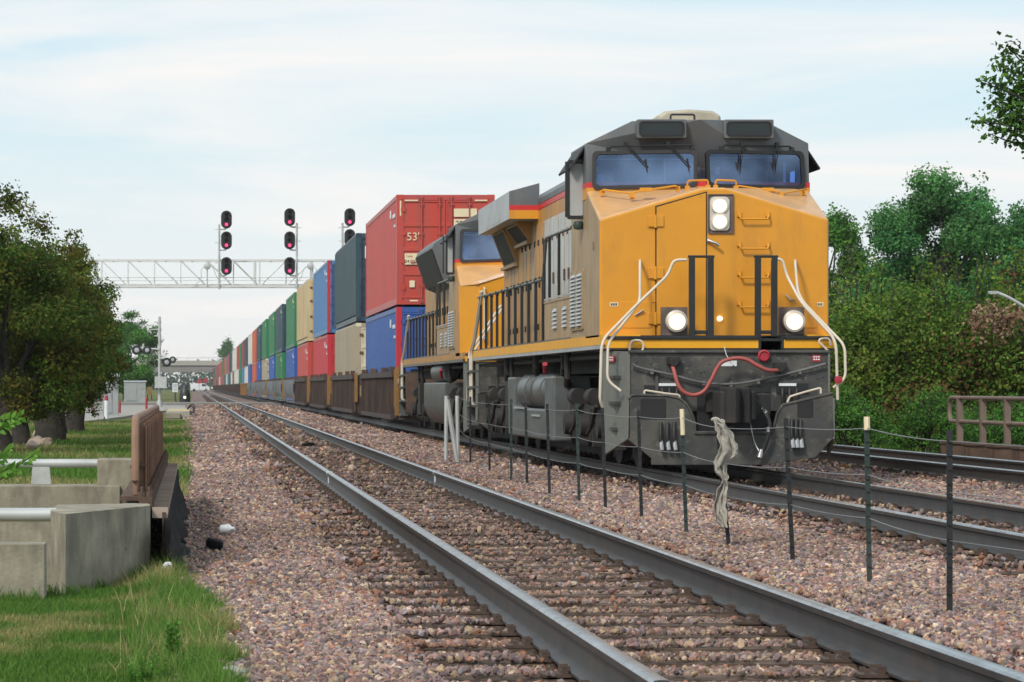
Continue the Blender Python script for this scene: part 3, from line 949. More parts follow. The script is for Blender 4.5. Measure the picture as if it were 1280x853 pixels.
    # ---- nose fittings
    def grab(pts, mt='yellow', r=.013, name='grab_iron'):
        m = MB(); m.tube(round_path(pts, .035, 3), r, 6)
        for q in (pts[0], pts[-1]):
            q = Vector(q); m.box(q.x - .03, q.x + .03, q.y - .02, q.y + .012, q.z - .035, q.z + .035)
        return m.build(name, mt, G)
    if lead:
        m = MB()
        dp = [(-.75, 1.90), (-.112, 1.90), (-.112, 3.77), (-.75, 3.585)]
        m.plate(dp, FRONT((0, 0, 0)), -.01, .022)
        m.box(-.02, -.015, -.001, 0, 2, 2.001)
        door = m.build('nose_door', 'yellow', G, bevel=.010)
        m = MB()
        for za, zb2 in ((-.75, 1.9),):
            pass
        m.ring([(-.765, 1.885), (-.098, 1.885), (-.098, 3.79), (-.765, 3.60)], [(-.752, 1.90), (-.11, 1.90), (-.11, 3.772), (-.752, 3.587)], FRONT((0, 0, 0)), -.004, .010)
        m.build('door_seal', 'rubber', door)
        for z in (3.40, 2.73, 2.14):
            m = MB()
            m.box(-.86, -.77, -.03, 0, z - .07, z + .07); m.box(-.76, -.66, -.042, 0, z - .07, z + .07); m.cyl((-.765, -.03, z - .085), (-.765, -.03, z + .085), .022, n=10)
            m.build('hinge', 'yellow', door, bevel=.005)
        m = MB()
        m.tube([(-.09, -.03, 3.155), (0.02, -.08, 3.11), (.05, -.08, 3.085)], [.016, .02, .022], 8); m.box(-.10, -.07, -.04, 0, 3.13, 3.18)
        m.build('door_handle', 'steel', door)
        # headlight
        m = MB()
        cxh, czh = .085, 3.50
        m.box(cxh - .17, cxh + .15, -.003, .0, czh - .25, czh + .25)
        M = FRONT((cxh, -.004, czh))
        m.ring(rrect(.33, .51, .01), rrect(.31, .49, .01), M, 0, .02, 0)
        m.plate(rrect(.31, .49, .01), M, -.002, .004, 2)
        m.plate(rrect(.255, .44, .06), FRONT((cxh - .02, -.004, czh)), 0, .03, 1)
        hl = m.build('headlight', ['lampbox', 'chrome', 'lampbox'], G)
        for z in (czh + .105, czh - .10):
            m = MB(); m.lathe([(.115, .026), (.115, .05), (.095, .055), (.093, .036)], FRONT((cxh - .022, -.004, z)), 24); m.build('lamp_rim', 'chrome', hl)
            m = MB(); m.lathe([(.094, .03), (.094, .040), (.072, .048)], FRONT((cxh - .022, -.004, z)), 24, 1); m.lathe([(.072, .047), (.05, .054), (.02, .057)], FRONT((cxh - .022, -.004, z)), 24, 0); m.build('lamp', ['lamp', 'lamp_ring'], hl)
        for z in (3.45, 3.065, 2.69, 2.305):
            grab([(.32, 0, z + .045), (.32, -.075, z + .02), (.33, -.08, z - .02), (.68, -.08, z - .02), (.69, -.075, z + .02), (.69, 0, z + .045)])
        # grab irons along the foot of the windscreens
        for s in (-1, 1):
            grab([(s * 1.33, .95, 3.83), (s * 1.33, .90, 3.87), (s * .98, .60, 3.80), (s * .98, .62, 3.76)])
            grab([(s * .98, .60, 3.78), (s * .95, .58, 3.82), (s * .40, .55, 3.90), (s * .38, .6, 3.86)])
            grab([(s * .32 + .05, .5, 3.86), (s * .32 + .05, .48, 3.96), (s * .05 + .05, .48, 3.97), (s * .05 + .05, .5, 3.87)])
            m = MB(); m.plate(rrect(.16, .05, .01), FRONT((s * .80, .62, 3.85)), -.02, .06); m.build('hinge', 'yellow', G)
        # little rating plates with lines of lettering
        for x in (-1.30, 1.36):
            m = MB(); M = FRONT((x, 0, 2.325))
            m.plate(rrect(.11, .055, .005), M, 0, .004, 0)
            for q in range(4): m.plate(rrect(.014, .03, .002, 1, -.034 + q * .022, 0), M, .0035, .006, 1)
            m.build('warning_plate', ['cream', 'black'], G)
        # small hatches at the foot of the nose
        for x, w, z, h in ((-1.02, .40, 2.19, .34), (1.12, .42, 2.19, .34), (-.78, .10, 2.40, .10)):
            m = MB(); m.plate(rrect(w, h, .015), FRONT((x, 0, z)), -.005, .009); m.build('hatch', 'yellow', G, bevel=.004)
        m = MB(); m.tube([(-1.03, -.02, 2.18), (-.92, -.04, 2.25)], .012, 6); m.tube([(.93, -.02, 2.45), (.98, -.05, 2.38), (1.04, -.03, 2.38)], .014, 6); m.build('latch', 'steel', G)
        m = MB(); m.lathe([(.036, .0), (.036, .02), (.03, .03), (.01, .034)], FRONT((.07, 0, 2.14)), 14); m.build('marker_light', 'marker', G)
        # small filler caps
        m = MB()
        for x, z in ((-1.46, 3.12),):
            m.box(-1.50, -1.48, .5, .62, 3.06, 3.16)
        m.build('side_latch', 'rust', G)
    # ditch lights
    if lead:
        for x, pw in ((-.565, .17), (.945, .165)):
            m = MB()
            M = FRONT((x - .005 * 0, -.30, 2.10))
            m.plate(rrect(pw * 2, .365, .008), M, -.05, .0, 0)
            m.plate(rrect(pw * 2 + .06, .04, .005, 1, 0, -.20), M, -.3, .03, 1)
            dl = m.build('ditch_light', ['lampbox', 'black'], G)
            m = MB(); m.lathe([(.135, 0), (.145, .03), (.14, .09), (.112, .10), (.110, .07)], FRONT((x + .02, -.30, 2.10)), 28); m.build('lamp_rim', 'chrome', dl)
            m = MB(); m.lathe([(.111, .06), (.111, .080), (.078, .090)], FRONT((x + .02, -.30, 2.10)), 28, 1); m.lathe([(.078, .089), (.05, .096), (.02, .10)], FRONT((x + .02, -.30, 2.10)), 28, 0); m.build('lamp', ['lamp', 'lamp_ring'], dl)
    # front deck: yellow edge band, step gap to the right of centre
    m = MB()
    yf = -.55
    for x0, x1 in (((-1.45, .475), (.80, 1.45)) if lead else ((-1.45, 1.45),)):
        m.box(x0, x1, yf, 0.2, 1.750, 1.862, 0)
        m.box(x0, x1, yf - .03, 0.2, 1.866, 1.905, 1)
        m.box(x0, x1, yf - .012, .2, 1.722, 1.746, 1)
    if lead:
        m.box(.47, .80, -.2, .2, 1.60, 1.90, 1)
        m.box(.47, .51, yf, .1, 1.66, 1.9, 1); m.box(.765, .80, yf, .1, 1.66, 1.9, 1)
        m.box(.48, .80, yf + .02, -.1, 1.84, 1.875, 1)
    m.build('front_deck', ['band', 'black'], G, bevel=.004)
    # ---- pilot
    if True:
        yp = -1.10
        m = MB()
        m.plate([(-1.27, .95), (1.27, .95), (1.27, 1.70), (-1.27, 1.70)], FRONT((0, yp, 0)), -.06, 0)
        # top lip, welded strips and dark patches for openings
        m.box(-1.27, 1.27, yp - .04, yp, 1.685, 1.72)
        m.box(-.93, -.89, yp - .03, yp, 1.05, 1.5)
        m.box(-1.05, -.72, yp - .012, yp, 1.15, 1.30); m.box(.62, 1.02, yp - .012, yp, 1.17, 1.34)
        rr_ = random.Random(3)
        for _ in range(46):
            x, z = rr_.uniform(-1.2, 1.2), rr_.uniform(1.15, 1.65)
            m.cyl((x, yp - .012, z), (x, yp, z), .014, n=6)
        pp = m.build('pilot_plate', 'pilot', G, bevel=.006)
        m = MB()
        m.box(-.40, .52, yp - .012, yp + .01, .62, 1.16)
        m.box(.24, .52, yp - .016, yp, 1.19, 1.27); m.box(-1.07, -.69, yp - .014, yp, 1.16, 1.275); m.box(.60, 1.00, yp - .014, yp, 1.17, 1.30)
        m.build('pilot_opening_shade', 'rubber', pp)  # black boxes laid on the plate paint the shade of openings
        # plow
        ypl = -1.28
        edge_top = [(-1.29, 1.10), (-1.26, 1.145), (-1.20, 1.155), (-.80, 1.145), (-.66, 1.115), (-.57, 1.05), (-.50, .93), (-.455, .80), (-.455, .665), (.515, .665), (.575, .92), (.645, 1.03), (1.28, 1.18)]
        bottom = [(1.295, .63), (1.06, .37), (.41, .275), (-1.0, .275), (-1.0, .355), (-1.30, .60)]
        pl = edge_top + bottom
        m = MB(); m.plate(pl, FRONT((0, ypl, 0)), -.045, 0)
        m.add([(-1.3, ypl, .6), (1.3, ypl, .6), (1.3, yp + .3, .5), (-1.3, yp + .3, .5)], [(0, 1, 2, 3)])
        pw = m.build('plow', 'pilot', G, bevel=.008)
        m = MB()                                                  # rolled rim of the plow's top edge
        m.tube([(x, ypl + .0, z) for x, z in edge_top[:9]], .018, 6); m.tube([(x, ypl, z) for x, z in edge_top[9:]], .018, 6)
        m.tube([(-.455, ypl - .01, .68), (.515, ypl - .01, .68)], .022, 6)
        m.build('plow_rim', 'pilot', pw)
        m = MB()
        rr_ = random.Random(4)
        for x, w, z, h in ((-.98, .32, .98, .26), (.93, .20, .98, .22)):
            m = MB(); m.plate(rrect(w, h, .02), FRONT((x, ypl, z)), 0, .006)
            m.build('plow_opening_shade', 'rubber', pw)  # dark plates on the plow face, painted shade for openings
        # step wells: chamfered side walls behind the plate, with treads
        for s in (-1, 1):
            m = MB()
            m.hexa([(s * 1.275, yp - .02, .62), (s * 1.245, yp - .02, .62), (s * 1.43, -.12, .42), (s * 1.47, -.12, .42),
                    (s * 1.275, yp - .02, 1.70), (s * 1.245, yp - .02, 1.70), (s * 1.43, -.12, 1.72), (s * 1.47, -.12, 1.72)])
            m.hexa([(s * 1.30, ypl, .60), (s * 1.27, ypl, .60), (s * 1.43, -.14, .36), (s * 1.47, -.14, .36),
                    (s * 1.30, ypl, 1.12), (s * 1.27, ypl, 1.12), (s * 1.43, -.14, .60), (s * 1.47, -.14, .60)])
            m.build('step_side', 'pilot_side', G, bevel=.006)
            for z in (.72, 1.05, 1.38):
                m = MB(); m.box(s * 1.18 - .18 + s * .06, s * 1.18 + .18 + s * .06, yp + .25, yp + .75, z - .02, z + .02)
                m.build('step', 'pilot', G)
        # coupler
        m = MB()
        m.box(-.30, .34, yp - .10, yp + .05, .93, 1.20)
        m.box(-.22, .20, yp - .30, yp, .88, 1.16)
        kn = [(-.26, 0), (-.20, -.26), (-.04, -.34), (.04, -.22), (.10, -.10), (.22, -.20), (.28, -.10), (.26, .06), (.0, .12)]
        m.loft([[(x, yp - .30 + y * .9, z) for x, y in kn] for z in (.84, .88, 1.15, 1.20)])
        m.loft([[(x * .7, yp - .36 + y, z) for x, y in kn] for z in (.80, .84, 1.21, 1.25)])
        m.cyl((.26, yp - .22, .98), (.26, yp + .02, .98), .13, n=16)
        m.build('coupler', 'rust_dark' if not lead else 'dark', G, bevel=.02)
    if lead:
        # red jumper cable with its sockets, tag and lamp
        P = lambda px, py, y=yp - .06: ((px - VX) * (Y0 + y) / F_PX - TCX, y, CZ - (py - VY) * (Y0 + y) / F_PX)
        m = MB(); m.tube(smooth_path([P(840, 455), P(843, 466, yp - .13), P(848, 482, yp - .17), P(856, 491, yp - .18), P(868, 494, yp - .18), P(880, 489, yp - .18), P(889, 475, yp - .19), P(896, 461, yp - .19), P(904, 452, yp - .2), P(920, 448, yp - .2), P(934, 450, yp - .2), P(948, 458, yp - .2), P(960, 463, yp - .17), P(972, 463, yp - .1)]), .025, 10)
        m.build('jumper_cable', 'hose_red', G)
        m = MB()
        for px, py in ((841, 451), (974, 458)):
            m = MB(); q = P(px, py, yp); m.box(q[0] - .08, q[0] + .08, yp - .10, yp, q[2] - .05, q[2] + .05); m.cyl((q[0], yp - .12, q[2] - .02), (q[0], yp, q[2] - .02), .06, n=14)
            m.build('cable_socket', 'dark', G, bevel=.01)
        m = MB(); q = P(954, 445, yp); m.lathe([(.075, 0), (.078, .03), (.06, .05), (.055, .03), (.02, .03)], FRONT((q[0], yp - .02, q[2])), 20); m.build('red_marker', 'label_red', G)
        m = MB(); q = P(911, 454.5, yp); m.plate(rrect(.20, .07, .006), FRONT((q[0], yp - .0, q[2])), 0, .01); m.tube([P(905, 433), P(908, 444), P(912, 450)], .006, 5); m.build('tag_plate', 'plastic_white', G)
        for (pxa, w, mt) in ((776, .18, 0), (1021, .10, 1)):
            q = P(pxa, 448, yp - .03)
            m = MB()
            if mt == 0:
                M = MX((-1.385, -.52, 1.615), Vector((-.185, .98, 0)) * -1, (0, 0, 1)); M.translation += M.to_3x3() @ Vector((0, 0, .026))
            else:
                M = FRONT((q[0], yp - .004, q[2]))
            m.plate(rrect(.30 if mt == 0 else w, .085, .006), M, 0, .006, 0)
            for r_ in range(2):
                for c in range(7 if mt == 0 else 3):
                    m.plate(rrect(.022, .016, .002, 1, -.11 + c * .034 if mt == 0 else -.03 + c * .03, .018 - r_ * .032), M, .005, .009, 1)
            m.build('warning_sticker', ['label_red', 'plastic_white'], G)
        m = MB(); m.tube(smooth_path([P(790, 455), P(800, 460), P(841, 469), P(866, 476), P(892, 480), P(920, 480), P(945, 476), P(990, 466), P(1032, 455)], 4), .016, 8)
        for px, py in ((815, 464), (880, 478), (914, 480), (948, 476), (1000, 464)):
            q = P(px, py); m.box(q[0] - .02, q[0] + .02, yp - .07, yp, q[2] - .04, q[2] + .03)
        m.build('uncoupling_lever', 'rod', G)
        for pts in ([P(804, 494), P(804, 488), P(830, 492), P(848, 494), P(848, 500)], [P(982, 504), P(985, 496), P(1005, 490), P(1024, 485), P(1024, 492)]):
            m = MB(); m.tube(round_path([Vector(q) + Vector((0, -.10, 0)) for q in pts], .03), .014, 7); m.build('grab_iron', 'white', G)
        for pxs in ([(787, 450), (787.5, 432), (792, 426), (802, 427), (804, 436), (798, 443), (790, 449)], [(1034, 450), (1035, 440), (1028, 432), (1024, 428), (1026, 424), (1036, 424), (1038, 432)]):
            m = MB(); m.tube(smooth_path([P(a_, b_, -.62) for a_, b_ in pxs], 4), .015, 7); m.build('grab_loop', 'white', G)
        for x0 in (834, 984):
            q = P(x0, 481, yp); m = MB(); m.plate(rrect(.22, .035, .004), FRONT((q[0], yp - .016, q[2])), 0, .012); m.build('label_strip', 'plastic_white', G)
            for k in range(3):
                a_ = x0 - 6 + k * 9
                m = MB(); m.tube(smooth_path([P(a_, 486, yp - .02), P(a_, 494, yp - .06), P(a_ + .6, 505, yp - .06)], 3), .022, 8); m.build('air_valve', 'rubber', G)
        for x0, yy0, yy1, n3 in ((826, 528, 561, 3), (990, 524, 558, 3)):
            for k in range(n3):
                a_ = x0 + k * (8.5 if x0 < 900 else 5.5)
                m = MB()
                m.tube(smooth_path([P(a_, yy0, ypl - .02), P(a_ - .5, (yy0 + yy1) / 2, ypl - .07), P(a_ + .5, yy1 - 6, ypl - .07)], 3), .022, 8, 0)
                m.tube([P(a_ + .5, yy1 - 10, ypl - .07), P(a_ + .5, yy1 - 4, ypl - .07), P(a_ + 1.5, yy1 + 2, ypl - .08)], [.022, .032, .03], 8, 1)
                m.build('air_hose', ['rubber', 'steel'], G)
        m = MB()
        m.tube(smooth_path([P(951, 508, ypl + .02), P(956, 516, ypl - .08), P(962, 530, ypl - .12), P(960, 546, ypl - .12), P(955, 560, ypl - .1), P(951, 567, ypl - .1)], 4), .03, 10, 0)
        m.tube([P(952, 562, ypl - .1), P(950, 570, ypl - .1), P(949, 573, ypl - .11)], [.03, .04, .035], 10, 1); m.cyl(P(953, 512, ypl - .03), P(958, 518, ypl - .09), .036, n=10, mi=1); m.cyl(P(961, 534, ypl - .12), P(961, 540, ypl - .12), .034, n=10, mi=1)
        m.build('brake_hose', ['rubber', 'steel'], G)
        m = MB(); m.tube(smooth_path([P(938, 528, ypl - .02), P(940, 540, ypl - .05), P(944, 555, ypl - .05), P(950, 566, ypl - .09)], 4), .008, 5); m.build('hose_chain', 'steel', G)
        # front handrails: black posts on the deck, white step rails
        yr = -.50
        for xa, xb in ((-.37, -.13), (.475, .685)):
            pa = MB()
            for x, w in ((xa, .038), (xb, .038)):
                pa.box(x - w, x + w, yr - .03, yr + .03, 1.90, 2.915)
            pa.tube([(xa - .05, yr, 2.925), (xb + .05, yr, 2.925)], .018, 8)
            pa.box(xa, xb, yr - .01, yr + .01, 1.93, 1.98)
            pa.build('front_rail', 'black', G, bevel=.006)
        Q = lambda px, py, y: ((px - VX) * (Y0 + y) / F_PX - TCX, y, CZ - (py - VY) * (Y0 + y) / F_PX)
        m = MB(); m.tube(round_path([Q(858, 325, yr), Q(842, 325, yr), Q(835, 344, yr), Q(797, 380, -.75), Q(752, 426, -1.0), Q(750, 500, -1.05), Q(753, 509, -1.0)], .14), .019, 10); m.build('step_handrail', 'white', G)
        m = MB(); m.tube(round_path([Q(800, 326, -.02), Q(800, 328, -.2), Q(800, 376, -.35), Q(792, 388, -.6), Q(760, 429, -.95), Q(759, 476, -1.0), Q(776, 489, -1.05)], .1), .018, 10); m.build('step_handrail', 'white', G)
        m = MB(); m.tube(round_path([Q(964, 324, yr), Q(978, 324, yr), Q(983, 344, yr), Q(1001, 378, -.75), Q(1045, 425, -1.0), Q(1047, 500, -1.05)], .14), .019, 10); m.build('step_handrail', 'white', G)
        m = MB(); m.tube(round_path([Q(994, 326, -.02), Q(994, 328, -.2), Q(997, 364, -.35), Q(1004, 378, -.6), Q(1056, 432, -.95), Q(1057, 474, -1.0), Q(1041, 485, -1.05)], .1), .018, 10); m.build('step_handrail', 'white', G)
        m = MB(); q = P(1046, 475, -1.0); m.lathe([(.05, 0), (.05, .02), (.02, .025)], FRONT((q[0] + .0, -1.09, q[2])), 14); m.build('red_marker', 'label_red', G)
    if not lead:
        for s in (-1, 1):
            for dx, dy in ((0, 0), (.10, -.35)):
                m = MB(); m.tube(round_path([(s * (.45 + dx), -.45 + dy, 2.85), (s * (.7 + dx), -.5 + dy, 2.85), (s * (1.35 + dx), -.8 + dy, 1.9), (s * (1.38 + dx), -.8 + dy, 1.0), (s * (1.30 + dx), -.8 + dy, .95)], .1), .022, 8); m.build('step_handrail', 'white', G)
        m = MB(); m.tube([(-1.05, -.03, 3.2), (-1.05, -.10, 3.18), (-1.05, -.10, 2.2), (-1.05, -.03, 2.15)], .02, 6); m.build('grab_iron', 'white', G)
    # ---- hood
    HB = LEN - 1.7
    m = MB()
    m.box(-1.0, 1.0, CB - .02, HB, 1.93, 4.205)
    m.build('hood', 'yellow_side', G, bevel=.012)
    m = MB(); m.box(-1.005, 1.005, CB, HB + .003, 4.206, 4.29); m.build('hood_stripe', 'red', G)
    m = MB(); pr = [(-1.0, 4.291), (1.0, 4.291), (1.0, 4.40), (.80, 4.56), (-.80, 4.56), (-1.0, 4.40)]
    m.loft([[(x, CB, z) for x, z in pr], [(x, HB, z) for x, z in pr]]); m.box(-.5, .5, 6.5, 8.5, 4.5, 4.72); m.box(-.35, .35, 9.2, 10.2, 4.5, 4.68)
    m.build('hood_roof', 'grey', G, bevel=.02)
    # hood doors with gaps, handles; some doors faded pale
    y = CB + 1.6
    kk = 0
    while y < HB - .8:
        w = (.62, .50, .72)[kk % 3]
        for s in (-1, 1):
            m = MB(); M = MX((s * 1.0, y + w / 2, 3.0), (0, s, 0), (0, 0, 1))
            m.plate(rrect(w - .03, 1.95, .02), M, 0, .010, 0)
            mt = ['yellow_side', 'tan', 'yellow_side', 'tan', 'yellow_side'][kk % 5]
            if lead and 8.2 < Y0 * 0 + y + 0 < 10.6 and False: mt = 'wing_side'
            if lead and 6.2 < y < 10.4: mt = 'faded'
            d_ = m.build('hood_door', mt, G, bevel=.003)
            m = MB(); m.box(s * 1.02 - .02, s * 1.02 + .02, y + w - .12, y + w - .08, 2.9, 3.08); m.box(s * 1.02 - .014, s * 1.02 + .014, y + .02, y + .05, 3.6, 3.7); m.box(s * 1.02 - .014, s * 1.02 + .014, y + .02, y + .05, 2.2, 2.3)
            m.box(s * 1.001 - .003, s * 1.001 + .003, y - .045, y + .0, 2.1, 3.9)
            m.build('door_handle', 'rust_dark' if lead and y < 9.4 else 'black', d_)
        y += w + .06
        kk += 1
    # raised box beside the cab with vents
    for s in (-1, 1):
        m = MB(); x0, x1 = sorted((s * 1.0, s * 1.488)); m.box(x0, x1, CB, 6.35, 1.93, 2.50); m.box(x0 - .01, x1 + .01, CB, 6.37, 2.50, 2.535)
        for yq in (3.55, 4.75):
            louvres(m, s * 1.49, yq, yq + .45, 2.10, 2.40, 5, s, 1)
        for yq in np.arange(3.2, 6.3, .12):
            m.box(s * 1.495 - .012, s * 1.495 + .012, yq, yq + .04, 2.545, 2.57, 1)
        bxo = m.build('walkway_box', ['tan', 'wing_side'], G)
    # ---- radiator
    if lead:
        for s in (-1, 1):
            m = MB()
            y0, y1 = 11.6, 17.2
            A = [(s * .98, 4.06), (s * 1.49, 4.06), (s * 1.49, 4.52), (s * .98, 4.66)]
            m.loft([[(x, y0, z) for x, z in A], [(x, y1, z) for x, z in A]], 0)
            for yq in (13.2, 14.0, 15.2):
                m.box(s * 1.492 - .004, s * 1.492 + .004, yq, yq + .5, 4.10, 4.30)
            wg = m.build('radiator_wing', ['wing_side'], G, bevel=.003)
            m = MB()                                              # its painted front end
            for z0, z1, mi in ((4.062, 4.205, 1), (4.205, 4.29, 2), (4.29, 4.52, 0)):
                m.add([(s * .99, y0 - .004, z0), (s * 1.488, y0 - .004, z0), (s * 1.488, y0 - .004, z1), (s * .99, y0 - .004, z1 if z1 < 4.5 else 4.655), (s * .99, y0 + .02, z0), (s * 1.488, y0 + .02, z0), (s * 1.488, y0 + .02, z1), (s * .99, y0 + .02, z1 if z1 < 4.5 else 4.655)],
                      [(0, 1, 2, 3), (4, 7, 6, 5), (0, 4, 5, 1), (1, 5, 6, 2), (2, 6, 7, 3), (3, 7, 4, 0)], mi)
            m.build('wing_end', ['grey', 'yellow', 'red'], wg)
            # slanted intake screens below the wing
            for ya, yb2, zb2 in ((12.55, 14.6, 3.74), (14.75, 17.0, 3.44)):
                m = MB()
                T0, B0 = Vector((s * 1.24, 0, 4.055)), Vector((s * 1.012, 0, zb2))
                M = MX((T0.x, ya, T0.z), (0, 1, 0), (B0 - T0))
                wq, hq = yb2 - ya, (B0 - T0).length
                pl = [(0, 0), (wq, 0), (wq, hq), (0, hq)]; pi = [(.10, .03), (wq - .10, .03), (wq - .10, hq - .05), (.10, hq - .05)]
                m.ring(pl, pi, M, -.02, .02, 0)
                m.plate(pi, M, -.01, .01, 1)
                m.box(min(s * .99, s * 1.10), max(s * .99, s * 1.10), ya - .02, yb2, zb2 - .05, zb2, 0)
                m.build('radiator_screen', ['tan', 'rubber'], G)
                m = MB()
                m.hexa([(s * .99, ya - .08, zb2 - .04), (s * 1.03, ya - .08, zb2 - .04), (s * 1.03, ya - .005, zb2 - .04), (s * .99, ya - .005, zb2 - .04), (s * .99, ya - .08, 4.06), (s * 1.30, ya - .08, 4.06), (s * 1.30, ya - .005, 4.06), (s * .99, ya - .005, 4.06)])
                m.build('wing_bracket', 'yellow_side', G)
    else:
        for s in (-1, 1):
            y0, y1 = 7.6, 12.6
            m = MB()
            A = [(s * .98, 3.45), (s * 1.22, 3.55), (s * 1.49, 4.33), (s * 1.46, 4.42), (s * 1.2, 4.62), (s * .95, 4.62)]
            m.loft([[(x, y0, z) for x, z in A], [(x, y1, z) for x, z in A]])
            fl = m.build('radiator_flare', 'grey', G, bevel=.02)
            m = MB()
            T0, B0 = Vector((s * 1.495, 0, 4.31)), Vector((s * 1.232, 0, 3.56))
            M = MX((T0.x, y0 + .05, T0.z), (0, 1, 0), (B0 - T0))
            pl = [(0, 0), (4.9, 0), (4.9, (B0 - T0).length), (0, (B0 - T0).length)]
            m.plate(pl, M, -.02, .02)
            m.build('radiator_screen', 'rubber', fl)
    # ---- sill, walkway and side handrails
    m = MB()
    for s in (-1, 1):
        x0, x1 = sorted((s * 1.0, s * 1.49))
        m.box(x0, x1, -.3, LEN - .3, 1.80, 1.93, 0)
        m.box(x0, x1 + (.012 if s > 0 else 0), -.25, LEN - .32, 1.748, 1.797, 1)
        m.box(x0, x1, 3.1, LEN - .3, 1.933, 1.952, 2)
    m.box(-1.0, 1.0, -.2, LEN - .3, 1.45, 1.92, 3)
    m.build('side_sill', ['band' if lead else 'yellow_side', 'wing_side' if lead else 'tank', 'tank', 'dark'], G)
    for s in (-1, 1):
        x = s * 1.44
        m = MB()
        m.tube(round_path([(s * 1.49, 2.95, 3.48), (x, 3.2, 3.49), (x, 6.55, 3.5), (x, 6.95, 2.89), (x, LEN - 1.35, 2.92)], .1), .024, 8)
        m.build('handrail', 'tank', G)
        ys_ = [3.15, 4.9, 6.1, 6.8]
        for yq in ys_:
            m = MB(); m.box(x - .02, x + .02, yq - .02, yq + .02, 2.53, 3.49); m.build('handrail_post', 'black', G)
        for yq in np.arange(6.95, LEN - 1.2, 1.03):
            m = MB(); m.box(x - .023, x + .023, yq - .022, yq + .022, 1.75, 2.90); m.cyl((x, yq, 2.86), (x, yq, 2.93), .035, n=8); m.build('handrail_post', 'black', G)
        # rear step rails
        ye = LEN - .75
        for dy in (0, .62):
            m = MB(); m.tube(round_path([(x, ye - 1.35 + dy * .5, 3.02), (x - s * 0, ye - 1.25 + dy * .5, 2.9), (x + s * .04, ye - .30 + dy * .5, 2.1), (x + s * .07, ye + dy * .5, 1.92), (x + s * .07, ye + dy * .5, .95), (x - s * .02, ye + dy * .5, .88)], .12), .024, 8); m.build('step_handrail', 'white', G)
        m = MB()
        for z in (.55, .9, 1.25, 1.55):
            m.box(x - .12, x + .06, ye - .05, ye + .45, z - .02, z + .02)
        m.box(x - .12, x + .04, ye + .45, ye + .48, .5, 1.8)
        m.build('step', 'tank', G)
    # ---- underframe
    loco_truck(G, 3.1); loco_truck(G, LEN - 3.9)
    if lead:
        for s in (-1, 1):
            x0, x1 = sorted((s * .9, s * 1.46))
            m = MB()
            U = [(5.45, .45), (12.0, .45), (12.0, .60), (12.15, 1.42), (11.1, 1.42), (11.1, .92), (6.6, .92), (6.6, 1.42), (5.45, 1.42)]
            m.plate(U, MX((0, 0, 0), (0, 1, 0), (0, 0, 1)), min(x0, x1), max(x0, x1))
            ft = m.build('fuel_tank', 'tank', G, bevel=.04)
            for ya, yb2 in ((6.75, 8.75), (8.95, 11.0)):
                m = MB()
                M = MX((s * 1.20, ya, 1.19), (1, 0, 0), (0, 0, -1))
                Lq = yb2 - ya
                m.lathe([(.05, 0), (.18, .03), (.25, .10), (.27, .2), (.27, Lq - .2), (.25, Lq - .1), (.18, Lq - .03), (.05, Lq)], M, 28)
                for q in (.35, Lq - .35):
                    m.lathe([(.272, q - .03), (.285, q - .03), (.285, q + .03), (.272, q + .03)], M, 28)
                m.build('air_reservoir', 'tank', G)
            m = MB(); m.tube([(s * 1.46, 6.5, 1.48), (s * 1.48, 6.35, 1.60)], [.035, .04], 10); m.build('fuel_filler', 'label_red', G)
            m = MB(); m.box(s * 1.475 - .012, s * 1.475 + .012, 7.2, 8.2, .80, .83); m.box(s * 1.475 - .02, s * 1.475 + .02, 9.2, 10.9, .905, .93); m.build('tank_step', 'wing_side', ft)
        m = MB(); m.box(-.9, .9, 5.6, 11.9, .46, 1.4); m.build('tank_body', 'dark', G)
    else:
        m = MB()
        pr = [(-1.45, 1.35), (-1.45, .85), (-1.38, .62), (-1.2, .45), (-.9, .38), (.9, .38), (1.2, .45), (1.38, .62), (1.45, .85), (1.45, 1.35)]
        m.loft([[(x, 4.6, z) for x, z in pr], [(x, 10.6, z) for x, z in pr]])
        m.build('fuel_tank', 'tank', G, bevel=.03)
        for s in (-1, 1):
            m = MB(); m.lathe([(.05, 0), (.2, .04), (.23, .15), (.23, 2.6), (.2, 2.75), (.05, 2.8)], MX((s * 1.22, 6.0, 1.58), (1, 0, 0), (0, 0, -1)), 24); m.build('air_reservoir', 'tank', G)
            m = MB(); m.tube([(s * 1.44, 5.6, 1.45), (s * 1.47, 5.45, 1.62)], .035, 10); m.build('fuel_filler', 'label_red', G)
    m = MB()
    for s in (-1, 1):
        for yq, a_, z in ((4.6, .05, 1.4), (5.1, .04, 1.55), (8.6, .07, 1.62), (13.2, .06, 1.5), (12.5, .04, 1.35)):
            m.tube([(s * 1.35, yq, 1.75), (s * 1.35, yq, z), (s * 1.30, yq + .5, z - .12), (s * 1.2, yq + 1.0, z - .1)], a_, 8)
        m.tube([(s * 1.3, 0.2, 1.66), (s * 1.3, LEN - 1.0, 1.66)], .035, 6)
        m.box(s * 1.3 - .12, s * 1.3 + .12, 12.3, 12.9, .6, 1.35)
    m.build('brake_piping', 'dark', G)
    return G
MT['faded'] = mat('faded_door', (0.47, 0.50, 0.50), 0.5, var=0.12, dirt=(0.40, 0.22, 0.08), dirt_amt=0.42, dirt_scale=3, streak=10, rust=0.1)
LEAD = locomotive(40.4, 'leading orange locomotive with lit headlights, grey cab roof and broad flat nose', 'lead')
SECOND = locomotive(61.2, 'second orange locomotive, half hidden behind the leading one, with a dark flared radiator', 'second')

